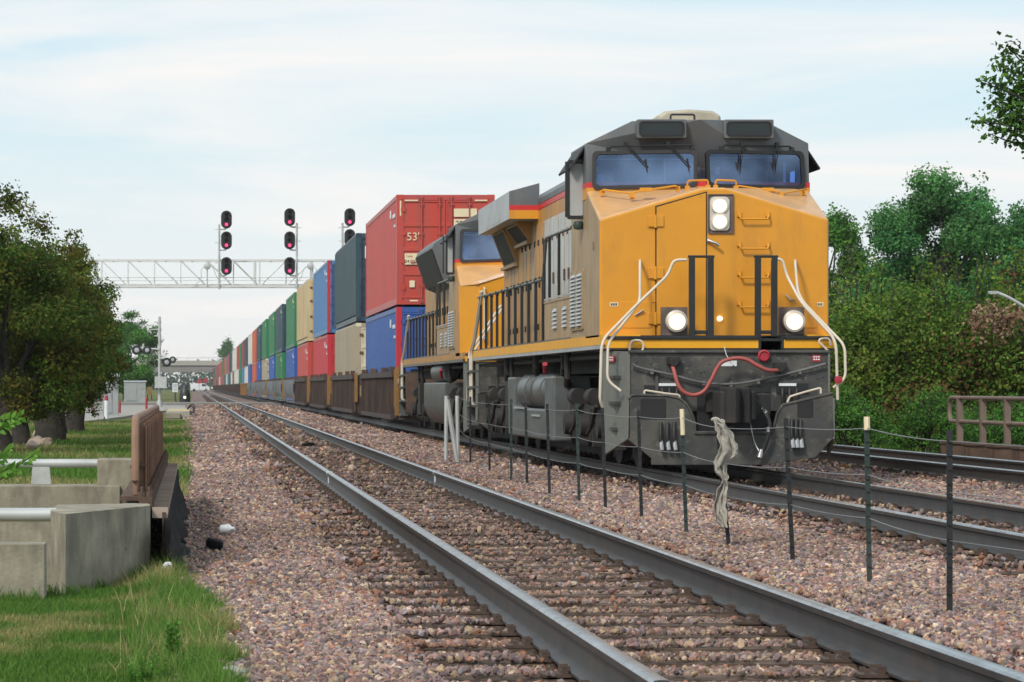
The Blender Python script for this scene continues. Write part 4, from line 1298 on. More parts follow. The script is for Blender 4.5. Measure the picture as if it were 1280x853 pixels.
# ------------------------------------------------------------------ containers and well cars
PAINT = {'red': (.46, .055, .045), 'crimson': (.46, .02, .035), 'navy': (.020, .060, .082), 'blue': (.055, .18, .40), 'strong blue': (.018, .085, .33), 'beige': (.52, .42, .25),
         'tan': (.36, .31, .22), 'green': (.018, .17, .065), 'orange': (.55, .10, .03), 'white': (.60, .60, .57), 'maroon': (.28, .03, .05), 'teal': (.04, .16, .19), 'brown': (.22, .09, .05)}
DOORC = {'navy': (.012, .025, .06), 'blue': (.025, .075, .19), 'strong blue': (.02, .09, .36), 'tan': (.66, .60, .46), 'beige': (.58, .43, .22), 'red': (.50, .05, .03), 'crimson': (.48, .02, .03)}  # door tones without the sky reflection painted into the side colours
def pm(c, door=False):
    k = ('door_' if door else 'paint_') + c
    if k not in MT:
        col = DOORC.get(c, PAINT[c]) if door else PAINT[c]
        MT[k] = mat(k.replace(' ', '_'), col, 0.42, var=0.07, scale=.8, dirt=tuple(.55 * q + .05 for q in col), dirt_amt=0.46, dirt_scale=3.6, streak=14, spec=0.6, rust=0.05)  # vertical runs also paint shading of the corrugation ribs, besides weathering
    return k
def corrugated_side(m, x, L, z0, z1, out, pitch=.28, depth=.036, y0=.14):
    ys_, ds = [], []
    y = y0
    while y < L - y0:
        for a, d in ((0, 0), (.35, 0), (.5, 1), (.85, 1)):
            ys_.append(y + a * pitch); ds.append(d)
        y += pitch
    ys_.append(L - y0); ds.append(0)
    vs = []
    for yq, d in zip(ys_, ds):
        xx = x - out * d * depth
        vs += [(xx, yq, z0), (xx, yq, z1)]
    m.add(vs, [(2 * i, 2 * i + 1, 2 * i + 3, 2 * i + 2) for i in range(len(ys_) - 1)])
CW = 1.31
def container(name, c, L, h, detail, style=0):
    root = empty(name)
    m = MB()
    for s in (-1, 1):
        if style == 1:                                   # sheet and post sides, as on a trailer-like box
            m.box(s * CW - .03, s * CW + .03, .1, L - .1, .2, h - .08)
            for yq in np.arange(.6, L, .62): m.box(s * CW - .045, s * CW + .045, yq, yq + .07, .2, h - .08)
        else:
            corrugated_side(m, s * (CW - .012), L, .16, h - .1, s)
        for z0, z1 in ((0, .17), (h - .12, h)):
            m.box(min(s * CW, s * (CW - .09)), max(s * CW, s * (CW - .09)), .1, L - .1, z0, z1)
        for yq in (0, L - .16):
            m.box(min(s * (CW + .004), s * (CW - .16)), max(s * (CW + .004), s * (CW - .16)), yq, yq + .16, 0, h + .003)
    m.box(-CW + .05, CW - .05, .08, L - .08, h - .06, h - .02); m.box(-CW + .05, CW - .05, .08, L - .08, .08, .14)
    m.box(-CW + .14, CW - .14, L - .10, L - .05, .1, h - .05)
    m.box(-CW + .14, CW - .14, .0, .10, 0, .16); m.box(-CW + .14, CW - .14, .0, .10, h - .14, h)
    body = m.build('container_shell', pm(c), root, recalc=False)
    if not detail:
        m = MB(); m.box(-CW + .15, CW - .15, .02, .07, .16, h - .14)
        for x in (-.8, -.35, .35, .8): m.box(x - .02, x + .02, -.01, .02, .1, h - .1)
        m.build('end_doors', pm(c, True), root, recalc=False)
        return root
    for s in (-1, 1):
        for (y_, z_, w_, h_) in ((.9, h - .55, .9, .10), (.75, h - .82, .5, .07), (2.6, h - .5, .35, .22)):
            m = MB(); x0, x1 = sorted((s * (CW - .014), s * (CW + .003))); m.box(x0, x1, y_, y_ + w_, z_, z_ + h_); m.build('marking', 'cream' if c in ('navy', 'green') else 'plastic_white', root)
    for s in (-1, 1):
        x0, x1 = sorted((s * .006, s * (CW - .15)))
        m = MB(); m.box(x0, x1, .03, .07, .17, h - .15)
        for k in range(5):
            zz = .17 + (h - .32) * k / 4
            m.box(x0 + .02, x1 - .02, .006, .03, max(.17, zz - .05), min(h - .15, zz + .05))
        m.box(x0 + .0, x0 + .05, .008, .03, .17, h - .15); m.box(x1 - .05, x1, .008, .03, .17, h - .15)
        d = m.build('container_door', pm(c, True), root, bevel=.006)
        for x in (s * .16, s * .64):
            m = MB(); m.cyl((x, -.02, .06), (x, -.02, h - .05), .02, n=8)
            for zz in (.08, .5, 1.2, 1.9, h - .25, h - .06): m.box(x - .05, x + .05, -.03, .02, zz - .03, zz + .03)
            m.tube([(x, -.03, 1.15), (x + s * .30, -.035, 1.12)], .014, 6)
            m.build('locking_bar', 'galv' if c in ('tan', 'beige', 'white') else pm(c), d)
        for zz in (.45, 1.15, 1.9, h - .4):
            m = MB(); m.box(s * (CW - .17) - .06, s * (CW - .17) + .06, -.012, .03, zz - .05, zz + .05); m.build('hinge', pm(c, True) if c not in ('beige', 'tan') else 'rust_dark', d)
    for s in (-1, 1):
        for yq in (-.004, L - .176):
            for zz in (-.003, h - .115):
                m = MB(); m.box(min(s * (CW + .008), s * (CW - .17)), max(s * (CW + .008), s * (CW - .17)), yq, yq + .18, zz, zz + .12)
                m.build('corner_casting', pm(c, True), root, recalc=False)
    return root
def text(s, size, M, mt, parent, name='lettering', depth=.004):
    cu = bpy.data.curves.new(name, 'FONT')
    cu.body = s; cu.size = size; cu.align_x = 'LEFT'; cu.extrude = depth
    tmp = bpy.data.objects.new(name, cu)
    me = bpy.data.meshes.new_from_object(tmp)
    bpy.data.objects.remove(tmp)
    me.name = name
    me.materials.clear(); me.materials.append(MT[mt])
    o = link(name, me)
    o.parent = parent
    o.matrix_local = M
    return o
def well_car(detail, kind):
    root = empty('well_car')
    body = {'brown': 'well_brown', 'grey': 'well_grey', 'yellow': 'well_yellow'}[kind]
    Lw = 15.6
    for s in (-1, 1):
        m = MB()
        if kind == 'grey':
            pr = [(1.30, 1.66), (1.44, 1.66), (1.44, 1.45), (1.42, 1.0), (1.30, .60), (1.12, .40), (1.06, .44), (1.24, .64), (1.35, 1.0), (1.36, 1.4), (1.30, 1.45)]
            ys_ = (0, Lw)
            m.loft([[(s * x, yq, z) for x, z in pr] for yq in ys_])
            for yq in np.arange(0, Lw + .1, 3.9): m.loft([[(s * (x + .02), yq + q, z) for x, z in pr] for q in (-.05, .05)])
        else:
            x0, x1 = sorted((s * 1.33, s * 1.40)); m.box(x0, x1, 0, Lw, .42, 1.6)
            x0, x1 = sorted((s * 1.30, s * 1.47)); m.box(x0, x1, 0, Lw, 1.52, 1.68); m.box(x0, x1, .2, Lw - .2, .38, .50)
            for yq in np.arange(.25, Lw, .94): m.box(min(s * 1.40, s * 1.455), max(s * 1.40, s * 1.455), yq, yq + .09, .5, 1.52)
        m.build('well_side', body, root, bevel=.0, recalc=True)
    if detail:
        for s in (-1, 1):
            for yq in (.5, 4.2, 9.5, 14.3):
                m = MB(); m.box(min(s * 1.32, s * 1.48), max(s * 1.32, s * 1.48), yq, yq + .5, 1.68, 1.80)
                m.build('container_guide', 'rust_dark', root)
    m = MB(); m.box(-1.3, 1.3, 0, Lw, .38, .46); m.box(-1.3, 1.3, -.02, .22, .46, 1.66); m.build('well_floor', body, root)
    m = MB()
    yp0 = Lw
    m.box(-1.2, 1.2, yp0, yp0 + .25, .5, 1.62); m.box(-.5, .5, yp0, yp0 + 6.0, .85, 1.25); m.box(-1.3, 1.3, yp0 + 2.2, yp0 + 3.6, .95, 1.3)
    m.box(-1.2, 1.2, yp0 + 5.75, yp0 + 6.0, .5, 1.62)
    ep = m.build('end_platform', 'well_brown' if kind == 'grey' else 'well_yellow', root)
    if detail:
        for (ya, sgn) in ((yp0 + .3, 1), (yp0 + 5.7, -1)):
            for s in (-1, 1):
                m = MB()
                x = s * 1.34
                m.box(x - .05, x + .05, ya - .06, ya + .06, .55, 1.72); m.box(x - .05, x + .05, ya + sgn * .5 - .05, ya + sgn * .5 + .05, .75, 1.72)
                for z in (.8, 1.1, 1.4, 1.68): m.tube([(x, ya, z), (x, ya + sgn * .5, z)], .022, 6)
                m.box(x - .22 if s > 0 else x, x if s > 0 else x + .22, ya, ya + sgn * .2, 1.0, 1.5)
                m.build('ladder', 'well_yellow', root)
        t = MB()
        for s in (-1, 1):
            t.plate([(-1.3, .75), (1.3, .75), (1.0, .95), (-1.0, .95)], MX((s * 1.02, yp0 + 3.0, 0), (0, 1, 0), (0, 0, 1)), -.07, .07)
            for a_ in (-.9, .9): t.box(s * 1.02 - .09, s * 1.02 + .09, yp0 + 3.0 + a_ - .2, yp0 + 3.0 + a_ + .2, .52, .85)
            t.box(s * 1.02 - .1, s * 1.02 + .1, yp0 + 2.7, yp0 + 3.3, .5, .95)
        tr = t.build('car_truck', 'dark', root)
        for a_ in (-.9, .9):
            for s in (-1, 1):
                w = link('wheel', WHEEL, tr, (s * .74, yp0 + 3.0 + a_, .66)); w.scale = (.86,) * 3
                if s < 0: w.rotation_euler = (0, 0, math.pi)
    return root
UP = ['red', 'navy', 'blue', 'beige', 'green', 'navy', 'green', 'green', 'navy', 'orange', 'white', 'navy', 'maroon', 'green', 'crimson', 'white', 'white', 'navy', 'navy', 'red', 'teal', 'orange']
LO = ['strong blue', 'tan', 'crimson', 'red', 'strong blue', 'green', 'strong blue', 'tan', 'strong blue', 'orange', 'strong blue', 'white', 'blue', 'green', 'white', 'white', 'brown', 'white', 'navy', 'teal', 'white', 'teal']
ORD = ['first', 'second', 'third', 'fourth', 'fifth', 'sixth', 'seventh', 'eighth', 'ninth', 'tenth', 'eleventh', 'twelfth', 'thirteenth', 'fourteenth']
HOW = {'red': 'red corrugated', 'navy': 'dark navy', 'beige': 'beige', 'tan': 'drab tan', 'strong blue': 'bright blue'}
rnd = random.Random(11)
cache = {}
NU = 38
for i in range(NU):
    Y = 83.6 + 21.7 * i + (0, -1.4, 0, 0.8, -.9, 1.2, -1.2, .6)[i % 8] * (1 if i > 3 else .6)
    det = i < 9
    u = UP[i] if i < len(UP) else rnd.choice(['navy', 'orange', 'red', 'green', 'white', 'maroon', 'teal', 'brown'])
    l = LO[i] if i < len(LO) else rnd.choice(['orange', 'brown', 'white', 'red', 'navy', 'blue'])
    for tier, c, z, h in (('upper', u, 3.47, 2.94), ('lower', l, .50, 2.90)):
        key = (tier, c, det, u in ('beige',) and tier == 'upper')
        st_ = 1 if (c in ('beige', 'tan', 'navy') and i in (1, 3)) else 0
        key = (tier, c, det, st_)
        if key not in cache:
            cache[key] = o = container('shipping_container', c, 15.0, h, det, st_)
        else:
            o = dup(cache[key])
        o.location = (TCX, Y, z)
        o['category'] = 'container'
        o['group'] = 'double stacked containers along the train'
        if i < 14:
            lab = f"{HOW.get(c, c)} container, {tier} of the {ORD[i]} stack behind the locomotives"
        else:
            lab = f"tiny {HOW.get(c, c)} {tier} container far down the train towards the overpass"
        o['label'] = lab
    kind = 'brown' if i < 4 else ('grey' if i < 11 else ('yellow' if i < 13 else 'brown'))
    key = ('well', kind, det)
    if key not in cache: cache[key] = o = well_car(det, kind)
    else: o = dup(cache[key])
    o.location = (TCX, Y - .3, 0)
    o['category'] = 'well car'
    o['group'] = 'well cars carrying the containers'
    kk = {'brown': 'dark brown ribbed', 'grey': 'smooth grey curved sided', 'yellow': 'weathered yellow brown'}[kind]
    o['label'] = f"{kk} well car under the {ORD[i]} container stack" if i < 14 else f"tiny far off {kk} well car towards the overpass"
w0 = [o for o in COL.objects if o.get('label', '').startswith('dark brown ribbed well car under the first')][0]
m = MB(); m.box(-1.25, 1.25, -3.2, -.03, 1.0, 1.3); m.box(-.5, .5, -4.4, 0, .8, 1.1); m.box(-1.3, 1.3, -3.3, -3.15, .6, 1.6); m.build('end_platform', 'rust_dark', w0)
for s in (-1, 1):
    for ya in (-3.0, -.5):
        m = MB(); x = s * 1.36
        m.box(x - .05, x + .05, ya - .06, ya + .06, .5, 1.78); m.box(x - .05, x + .05, ya + .35, ya + .45, .7, 1.72)
        for z in (.8, 1.1, 1.4, 1.66): m.tube([(x, ya, z), (x, ya + .4, z)], .025, 6)
        m.build('ladder', 'well_yellow', w0)
    m = MB(); m.cyl((s * 1.25, -2.2, 1.36), (s * 1.25, -1.2, 1.36), .16, n=14); m.build('brake_cylinder', 'well_yellow', w0)
t = MB()
for s in (-1, 1):
    t.plate([(-1.3, .75), (1.3, .75), (1.0, .95), (-1.0, .95)], MX((s * 1.02, -1.8, 0), (0, 1, 0), (0, 0, 1)), -.07, .07)
    for a_ in (-.9, .9): t.box(s * 1.02 - .09, s * 1.02 + .09, -1.8 + a_ - .2, -1.8 + a_ + .2, .52, .85)
tr = t.build('car_truck', 'dark', w0)
for a_ in (-.9, .9):
    for s in (-1, 1):
        w = link('wheel', WHEEL, tr, (s * .74, -1.8 + a_, .66)); w.scale = (.86,) * 3
# stencils on the nearest red container
first = [o for o in COL.objects if o.get('label', '').startswith('red corrugated container, upper of the first')][0]
FM = lambda x, z, y=.0: FRONT((x, y, z))
text("53'", .30, FM(-1.05, 1.72, -.0), 'cream', first)
m = MB(); m.plate(rrect(.62, .22, .01), FM(.53, 2.46), 0, .012, 0); m.plate(rrect(.62, .24, .01), FM(.53, 2.17), 0, .012, 0); m.build('label_panel', 'cream', first)
text('2070', .21, FM(.26, 2.10, -.013), 'black', first)
m = MB(); m.plate(rrect(.36, .30, .01), FM(-.92, 1.22), 0, .012, 0); m.build('label_panel', 'cream', first)
text('24.000', .115, FM(-1.09, 1.12, -.013), 'black', first); text('TARE', .08, FM(-1.07, 1.26, -.013), 'hose_red', first)
m = MB()
m.plate(rrect(.36, .035, .004), FM(-.92, 2.79), 0, .012); m.plate(rrect(.04, .40, .004), FM(-1.21, 2.58, .0), 0, .012); m.plate(rrect(.34, .035, .004), FM(.95, 2.79), 0, .012)
m.plate(rrect(.14, .18, .01), FM(-.90, .55), 0, .012); m.plate(rrect(.22, .035, .004), FM(-.85, .10), 0, .012)
m.build('reflective_tape', 'cream', first)
sb = [o for o in COL.objects if o.get('label', '').startswith('bright blue container, lower of the first')][0]
m = MB(); m.box(-1.325, -1.17, -.012, .14, 0.0, 2.9); m.build('corner_post', pm('crimson'), sb)
tb = [o for o in COL.objects if o.get('label', '').startswith('blue container, upper of the third')][0]
m = MB(); m.box(-1.325, -1.20, -.012, .12, 0.0, 2.94); m.build('corner_post', pm('crimson'), tb)
for key in ('crimson container, lower of the third', 'red corrugated container, lower of the fourth'):
    o = [q for q in COL.objects if q.get('label', '').startswith(key)][0]
    m = MB()
    for z, w, h in ((2.35, .10, .62), (1.6, .12, .1), (1.25, .10, .55), (.55, .14, .10)): m.plate(rrect(w + .06, h, .02), FM(-.80, z, -.03), 0, .012)
    for z in (2.5, 2.2, .6): m.box(-1.318, -1.31, .9, 1.05, z - .12, z)
    m.build('white_stencil', 'plastic_white', o)
sn = [q for q in COL.objects if q.get('label', '').startswith('dark navy container, upper of the second')][0]
m = MB()
m.plate(rrect(.05, .42, .005), FM(-1.0, 2.3, -.03), 0, .012); m.plate(rrect(.34, .05, .005), FM(-.6, 2.62, -.03), 0, .012); m.plate(rrect(.05, .3, .005), FM(-.78, 1.95, -.03), 0, .012); m.plate(rrect(.22, .05, .005), FM(-.68, 1.82, -.03), 0, .012)
m.build('reflective_tape', 'plastic_white', sn)
# ------------------------------------------------------------------ wire fence between the tracks
FX = 4.22
posts = [(1187, 538, 768, 1187, 1), (1083, 523, 731, 1087, 0), (982, 523, 703, 991, 1), (896, 525, 683, 911, 1), (852, 513, 668, 858, 0), (798, 513, 648, 802, 1), (753, 510, 637, 757, 1), (721, 505, 628, 724, 0),
         (684, 505, 620, 687, 1), (657, 503, 607, 659, 1), (639, 499, 602, 639, 0), (611, 499, 591, 612, 1), (588, 496, 583, 588, 1)]
fence = empty('wire_fence', (FX, 17, 0), 0, 'low fence of dark thin posts and slack wires between the two tracks', 'fence')
tops = []
for (pt, yt, yb_, pb, blk) in posts:
    Y = 4884 / (yb_ - VY)
    b_ = Vector(((pb - VX) * Y / F_PX, Y, 0)); t_ = at(pt, yt, Y)
    m = MB()
    r = .0185
    d = (t_ - b_).normalized()
    # T-section stake
    for (wx, wy, ox) in ((.016, .004, 0), (.004, .016, .016)):
        c0, c1 = b_ - d * .25, t_
        m.hexa([c0 + Vector((-wx, oy - wy + ox, 0)) for oy in (0,)] + [c0 + Vector((wx, -wy + ox, 0)), c0 + Vector((wx, wy + ox, 0)), c0 + Vector((-wx, wy + ox, 0)),
                c1 + Vector((-wx, -wy + ox, 0)), c1 + Vector((wx, -wy + ox, 0)), c1 + Vector((wx, wy + ox, 0)), c1 + Vector((-wx, wy + ox, 0))])
    for k in range(12):
        q = b_.lerp(t_, .12 + .075 * k); m.box(q.x - .012, q.x + .012, q.y - .016, q.y, q.z - .012, q.z + .012)
    po = m.build('post', 'post_black' if blk else 'post', fence, loc=-fence.location)
    if not blk and pt in (852, 1083):
        c = b_.lerp(t_, .94)
        m = MB(); q0 = b_.lerp(t_, .80 if pt == 852 else .93); m.tube([q0 + Vector((0, -.012, 0)), t_ + Vector((0, -.012, .01))], .019, 6); m.build('post_tip', 'cream', po)
    tops.append((b_, t_))
for h in (.94, .66, .40):
    m = MB()
    pts = []
    seq = [tops[0][0].lerp(tops[0][1], h) + Vector((1.0, -4.5, -.02))] + [b_.lerp(t_, h) for b_, t_ in tops] + [at(574, 497 + (.94 - h) * 75, 50.5)]
    for a_, c_ in zip(seq[:-1], seq[1:]):
        for k in range(6):
            t = k / 6
            q = a_.lerp(c_, t); q.z -= .014 * (4 * t * (1 - t)); q.y -= .02
            pts.append(q)
    pts.append(seq[-1])
    m.tube(pts, .0034, 5)
    m.build('wire', 'wire', fence, loc=-fence.location)
brace = empty('fence_brace', tuple(at(566, 578, 51.0)), 0, 'pale galvanised end stakes with a slanting brace at the far end of the wire fence', 'fence brace')
for (pa, pb_) in (((558, 495), (557.5, 575)), ((571.5, 495), (572.5, 580)), ((559, 500), (572, 578))):
    m = MB(); a_, c_ = at(*pa, 51.0), at(*pb_, 51.0)
    m.tube([a_, c_], .033 if pa[0] != 559 else .042, 8)
    m.build('stake', 'galv', brace, loc=-brace.location)
# rag wound round the leaning stake
rows = [(890, 899, 524), (893, 907, 531), (895, 914, 540), (896, 919, 550), (897, 923, 561), (896, 923, 568), (892, 915, 576), (891, 908, 584), (896, 909, 592), (902, 910, 599), (900, 909, 606), (894, 907, 616), (891.5, 906, 628), (891, 906, 640), (896, 907, 650), (902, 908, 660)]
fine = []
for a_, c_ in zip(rows[:-1], rows[1:]):
    for k in range(3):
        t = k / 3; fine.append(tuple(u + (w - u) * t for u, w in zip(a_, c_)))
rows = fine + [rows[-1]]
Yr = 4884 / (683 - VY) - .05
V, Fq = [], []
NC = 18
rr_ = random.Random(8)
for i, (a_, c_, y_) in enumerate(rows):
    for k in range(NC):
        t = k / (NC - 1)
        p = at(a_ + (c_ - a_) * t, y_ + (2.0 * math.sin(t * 5 + i * .33) if 0 < i < len(rows) - 1 else 0), Yr)
        p.y += -.03 - .016 * math.sin(t * 13.0 + i * .22) - .010 * math.sin(t * 23.0 - i * .35) - .03 * math.sin(t * 3.1 + i * .1) + rr_.uniform(-.005, .005)
        p.x += .006 * math.sin(i * 1.3 + k * .4) + (rr_.uniform(-.012, .012) if k in (0, NC - 1) else 0)
        V.append(p)
for i in range(len(rows) - 1):
    for k in range(NC - 1):
        Fq.append((i * NC + k, i * NC + k + 1, (i + 1) * NC + k + 1, (i + 1) * NC + k))
m = MB(); m.add(V, Fq)
m.tube([at(888, 526, Yr - .03), at(895, 522, Yr - .05), at(901, 525, Yr - .03), at(896, 530, Yr - .05)], .018, 6)
rag = m.build('rag', 'cloth', None, recalc=True)
md = rag.modifiers.new('solid', 'SOLIDIFY'); md.thickness = .006
md = rag.modifiers.new('sub', 'SUBSURF'); md.levels = 1; md.render_levels = 1
tag(rag, 'torn grey rag twisted around a leaning fence post in front of the locomotive', 'rag')

# ------------------------------------------------------------------ underpass: abutment walls, pipe rails, rusty parapets
worn_tex = bpy.data.textures.new('worn', 'CLOUDS'); worn_tex.noise_scale = .12; worn_tex.noise_depth = 4
def wallthing(name, label, cat, mb, mt='concrete', bevel=.015, worn=False):
    o = mb.build(name, mt, None, bevel=0 if worn else bevel, recalc=True)
    if worn:                                      # chipped, uneven faces and arrises
        bm = bmesh.new(); bm.from_mesh(o.data)
        bmesh.ops.triangulate(bm, faces=bm.faces)
        for _ in range(7):
            es = [e for e in bm.edges if e.calc_length() > .05 and max(v.co.z for v in e.verts) > -.3]
            if not es or len(bm.verts) > 30000: break
            bmesh.ops.subdivide_edges(bm, edges=es, cuts=1)
            bmesh.ops.triangulate(bm, faces=bm.faces)
        bm.to_mesh(o.data); bm.free()
        o.data.polygons.foreach_set('use_smooth', [True] * len(o.data.polygons)); o.data.set_sharp_from_angle(angle=R(35))
        md = o.modifiers.new('worn', 'DISPLACE'); md.texture = worn_tex; md.texture_coords = 'GLOBAL'; md.strength = .010; md.mid_level = .5
    return tag(o, label, cat)
def footprint(m, pts, z0, z1):
    m.plate(pts, Matrix.Identity(4), z0, z1)
A, B_, C_ = gnd(82, 735), gnd(188, 717), at(67, 633, 19.9)
A = Vector((-.806, 19.5, 0)); B_ = Vector((-.296, 20.95, 0)); C_ = Vector((-.925, 20.0, 0))
near_blk = MB(); footprint(near_blk, [(A.x, A.y), (B_.x, B_.y), (-.32, 21.35), (C_.x, 21.1), (C_.x, C_.y)], TZ, .458)
wallthing('end_block', 'weathered concrete end block of the near abutment, beside the rusty bridge parapet', 'concrete block', near_blk, bevel=.012, worn=True)
m = MB(); m.box(-9, -.908, 18.9, 19.16, TZ, .302)
nw = wallthing('retaining_wall', 'low weathered concrete wall in the left foreground, running from the end block', 'wall', m, bevel=.006)
m = MB(); m.box(-9, -.80, 33.7, 34.3, TZ, .188)
wallthing('retaining_wall', 'far low concrete wall across the underpass, with grass behind it', 'wall', m)
m = MB(); m.box(-.935, -.36, 33.75, 34.5, TZ, .47); m.box(-1.06, -.93, 34.0, 34.5, .1, .47)
wallthing('end_block', 'concrete pillar at the far end of the rusty bridge parapet', 'concrete block', m)
for (Yq, x1, zc, lab, r, px_) in ((20.3, -.90, .422, 'thick grey pipe rail ending at the near concrete end block', .045, None), (34.15, -.95, .418, 'thick grey pipe rail over the far concrete wall', .047, None)):
    t = empty('pipe_rail', (x1, Yq, 0), 0, lab, 'railing')
    m = MB(); m.tube([(x1, Yq, zc), (-9, Yq, zc + .0)], r, 16); m.build('rail_tube', 'galv', t, loc=(-x1, -Yq, 0))
    for xq in ((-1.68,) if Yq > 30 else (-1.75,)) + (-3.3, -5.0, -6.7):
        m = MB()
        zb = .19 if Yq > 30 else .302
        m.hexa([(xq - .11, Yq - .03, zb), (xq + .11, Yq - .03, zb), (xq + .11, Yq + .03, zb), (xq - .11, Yq + .03, zb), (xq - .09, Yq - .03, zc), (xq + .09, Yq - .03, zc), (xq + .09, Yq + .03, zc), (xq - .09, Yq + .03, zc)])
        m.build('rail_post', 'galv', t, loc=(-x1, -Yq, 0))
# left girder parapet
gp = empty('bridge_parapet', (-.41, 21.6, 0), 0, 'rusty riveted steel parapet of the small bridge at left', 'bridge parapet')
Lg = 12.6
m = MB()
prof = [(0.0, .50), (0.0, .90), (.06, 1.005), (.2, 1.03), (Lg - .2, 1.03), (Lg, .98), (Lg, .50)]
m.plate(prof, MX((0, 0, 0), (0, 1, 0), (0, 0, 1)), -.018, .018)
m.tube([(0, -.01, .60), (0, -.01, .90), (0, .07, 1.01), (0, .2, 1.035), (0, Lg - .2, 1.035), (0, Lg, .98)], .030, 8)
m.build('parapet_plate', 'rust', gp, bevel=.01)
for yq in np.arange(.35, Lg, .95):
    m = MB(); m.box(.018, .065, yq - .012, yq + .012, .502, 1.0); m.box(.065, .075, yq - .04, yq + .04, .502, .98)
    m.build('stiffener', 'rust', gp)
m = MB()
for yq in np.arange(.12, Lg, .21):
    m.lathe([(.022, 0), (.02, .012), (.01, .02)], MX((.018, yq, .70), (0, 1, 0), (0, 0, 1)), 8)
    m.lathe([(.022, 0), (.02, .012), (.01, .02)], MX((-.018, yq, .70), (0, -1, 0), (0, 0, 1)), 8)
    m.box(.018, .07, yq - .02, yq + .02, .695, .715)
o = m.build('rivets', 'rust_dark', gp); o['kind'] = 'stuff'
m = MB(); m.box(-.10, .12, -.12, Lg, .40, .43); m.box(-.10, .12, -.12, Lg, .47, .50); m.box(-.02, .02, -.1, Lg, .43, .47); m.box(-.03, .03, -.05, Lg, -.5, .40); m.box(-.15, .15, -.12, Lg, -.55, -.5)
m.build('girder', 'rust_dark', gp)
for yq in np.arange(-.3, Lg + .2, .82):
    z = .415; m = MB()
    m.hexa([(.125, yq, z - .05), (.225, yq, z - .055), (.225, yq + .74, z - .085), (.125, yq + .74, z - .08), (.125, yq, z + .01), (.225, yq, z), (.225, yq + .74, z - .045), (.125, yq + .74, z - .035)], 0)
    m.box(.122, .228, yq - .03, yq - .002, z - .055, z + .018, 1)
    m.box(.20, .228, yq, yq + .25, z - .045, z + .004, 1)
    m.build('deck_plate', ['rust_dark', 'rust_pale'], gp)
m = MB()
for yq in np.arange(-.2, Lg, .32):
    for xq in (.05, .10):
        m.cyl((xq, yq, .47), (xq, yq, .535), .030, n=8); m.cyl((xq, yq, .40), (xq, yq, .57), .014, n=6)
    m.box(.03, .12, yq - .04, yq + .04, .44, .50)
o = m.build('bolts', 'rust_dark', gp); o['kind'] = 'stuff'
m = MB(); m.box(.19, .215, -.35, -.30, -.1, .40); m.build('end_angle', 'rust_dark', gp)
# black membrane sagging from the deck edge down on to the ballast
V, Fq = [], []
ny, nx = 60, 9
for j in range(ny):
    y = 20.75 + 12.8 * j / (ny - 1)
    for i in range(nx):
        t = i / (nx - 1)
        w = .115 + .03 * math.sin(y * 1.7) + .025 * math.sin(y * 4.1)
        x = -.195 + w * t ** 1.6 + .018 * math.sin(y * 7 + i) + rr_.uniform(-.012, .012) * t
        z = .36 - .40 * t ** .8 + .03 * math.sin(y * 5.3 + i * 1.3) * t + rr_.uniform(-.02, .02) * t
        V.append((x, y, z))
for j in range(ny - 1):
    for i in range(nx - 1):
        Fq.append((j * nx + i, j * nx + i + 1, (j + 1) * nx + i + 1, (j + 1) * nx + i))
m = MB(); m.add(V, Fq)
mem = m.build('membrane', 'membrane', None); md = mem.modifiers.new('s', 'SOLIDIFY'); md.thickness = .012
tag(mem, 'black rubbery sheet draped from the bridge deck edge on to the ballast', 'sheet')
# right parapet
rp = empty('bridge_railing', (13.55, 52, 0), 0, 'brown double pipe railing on steel brackets at right, in front of the bushes', 'railing')
RY0, RY1 = 42.0, 56.2
xr_ = 13.62
for z in (1.05, .66):
    pass
m = MB(); m.tube(round_path([(xr_, RY0, 1.06), (xr_, RY1, 1.06), (xr_, RY1, .64), (xr_, RY0, .64)], .18), .040, 12); m.build('rail_tube', 'rail_brown', rp, loc=-rp.location)
yq = RY1 - .75
while yq > RY0:
    m = MB(); m.box(xr_ - .05, xr_ + .05, yq - .05, yq + .05, .22, 1.05); m.build('rail_post', 'rail_brown', rp, loc=-rp.location)
    m = MB(); m.box(xr_ - .28, xr_ + .10, yq - .26, yq + .26, -.02, .25); m.box(xr_ - .30, xr_ + .14, yq - .30, yq + .30, .25, .29); m.box(xr_ - .31, xr_ - .28, yq - .1, yq + .1, .02, .2); m.build('bracket', 'rust_dark', rp, loc=-rp.location)
    yq -= 1.62
m = MB(); m.box(13.68, 14.0, 40, 56.9, -.3, .22)
wallthing('bridge_kerb', 'pale concrete kerb under the brown railing at right', 'kerb', m, 'concrete_pale')

# ------------------------------------------------------------------ debris by the left ballast edge
def lump(name, pos, sx, sy, sz, mt, label, cat, seed, tilt=.3):
    bm = bmesh.new(); bmesh.ops.create_icosphere(bm, subdivisions=2, radius=1)
    r = random.Random(seed)
    ds = [Vector((r.gauss(0, 1), r.gauss(0, 1), r.gauss(0, 1))).normalized() for _ in range(7)]
    for v in bm.verts:
        for d in ds:
            s = v.co.dot(d) - .62
            if s > 0: v.co -= d * s
        v.co.x *= sx; v.co.y *= sy; v.co.z *= sz
    me = bpy.data.meshes.new(name); bm.to_mesh(me); bm.free(); me.materials.append(MT[mt])
    o = link(name, me, None, pos); o.rotation_euler = (r.uniform(-tilt, tilt), r.uniform(-tilt, tilt), r.uniform(0, 3))
    return tag(o, label, cat)
def g(px, py, dz=0.03):
    p = gnd(px, py); p.z += dz; return p
lump('rubber_chunk', g(268, 688, .05), .065, .08, .06, 'membrane', 'black angular chunk lying on the ballast, apart from the sheet', 'debris', 1)
lump('rubber_scrap', g(224, 684, .03), .085, .06, .04, 'membrane', 'flat dark scrap on the ballast beside the black sheet', 'debris', 2)
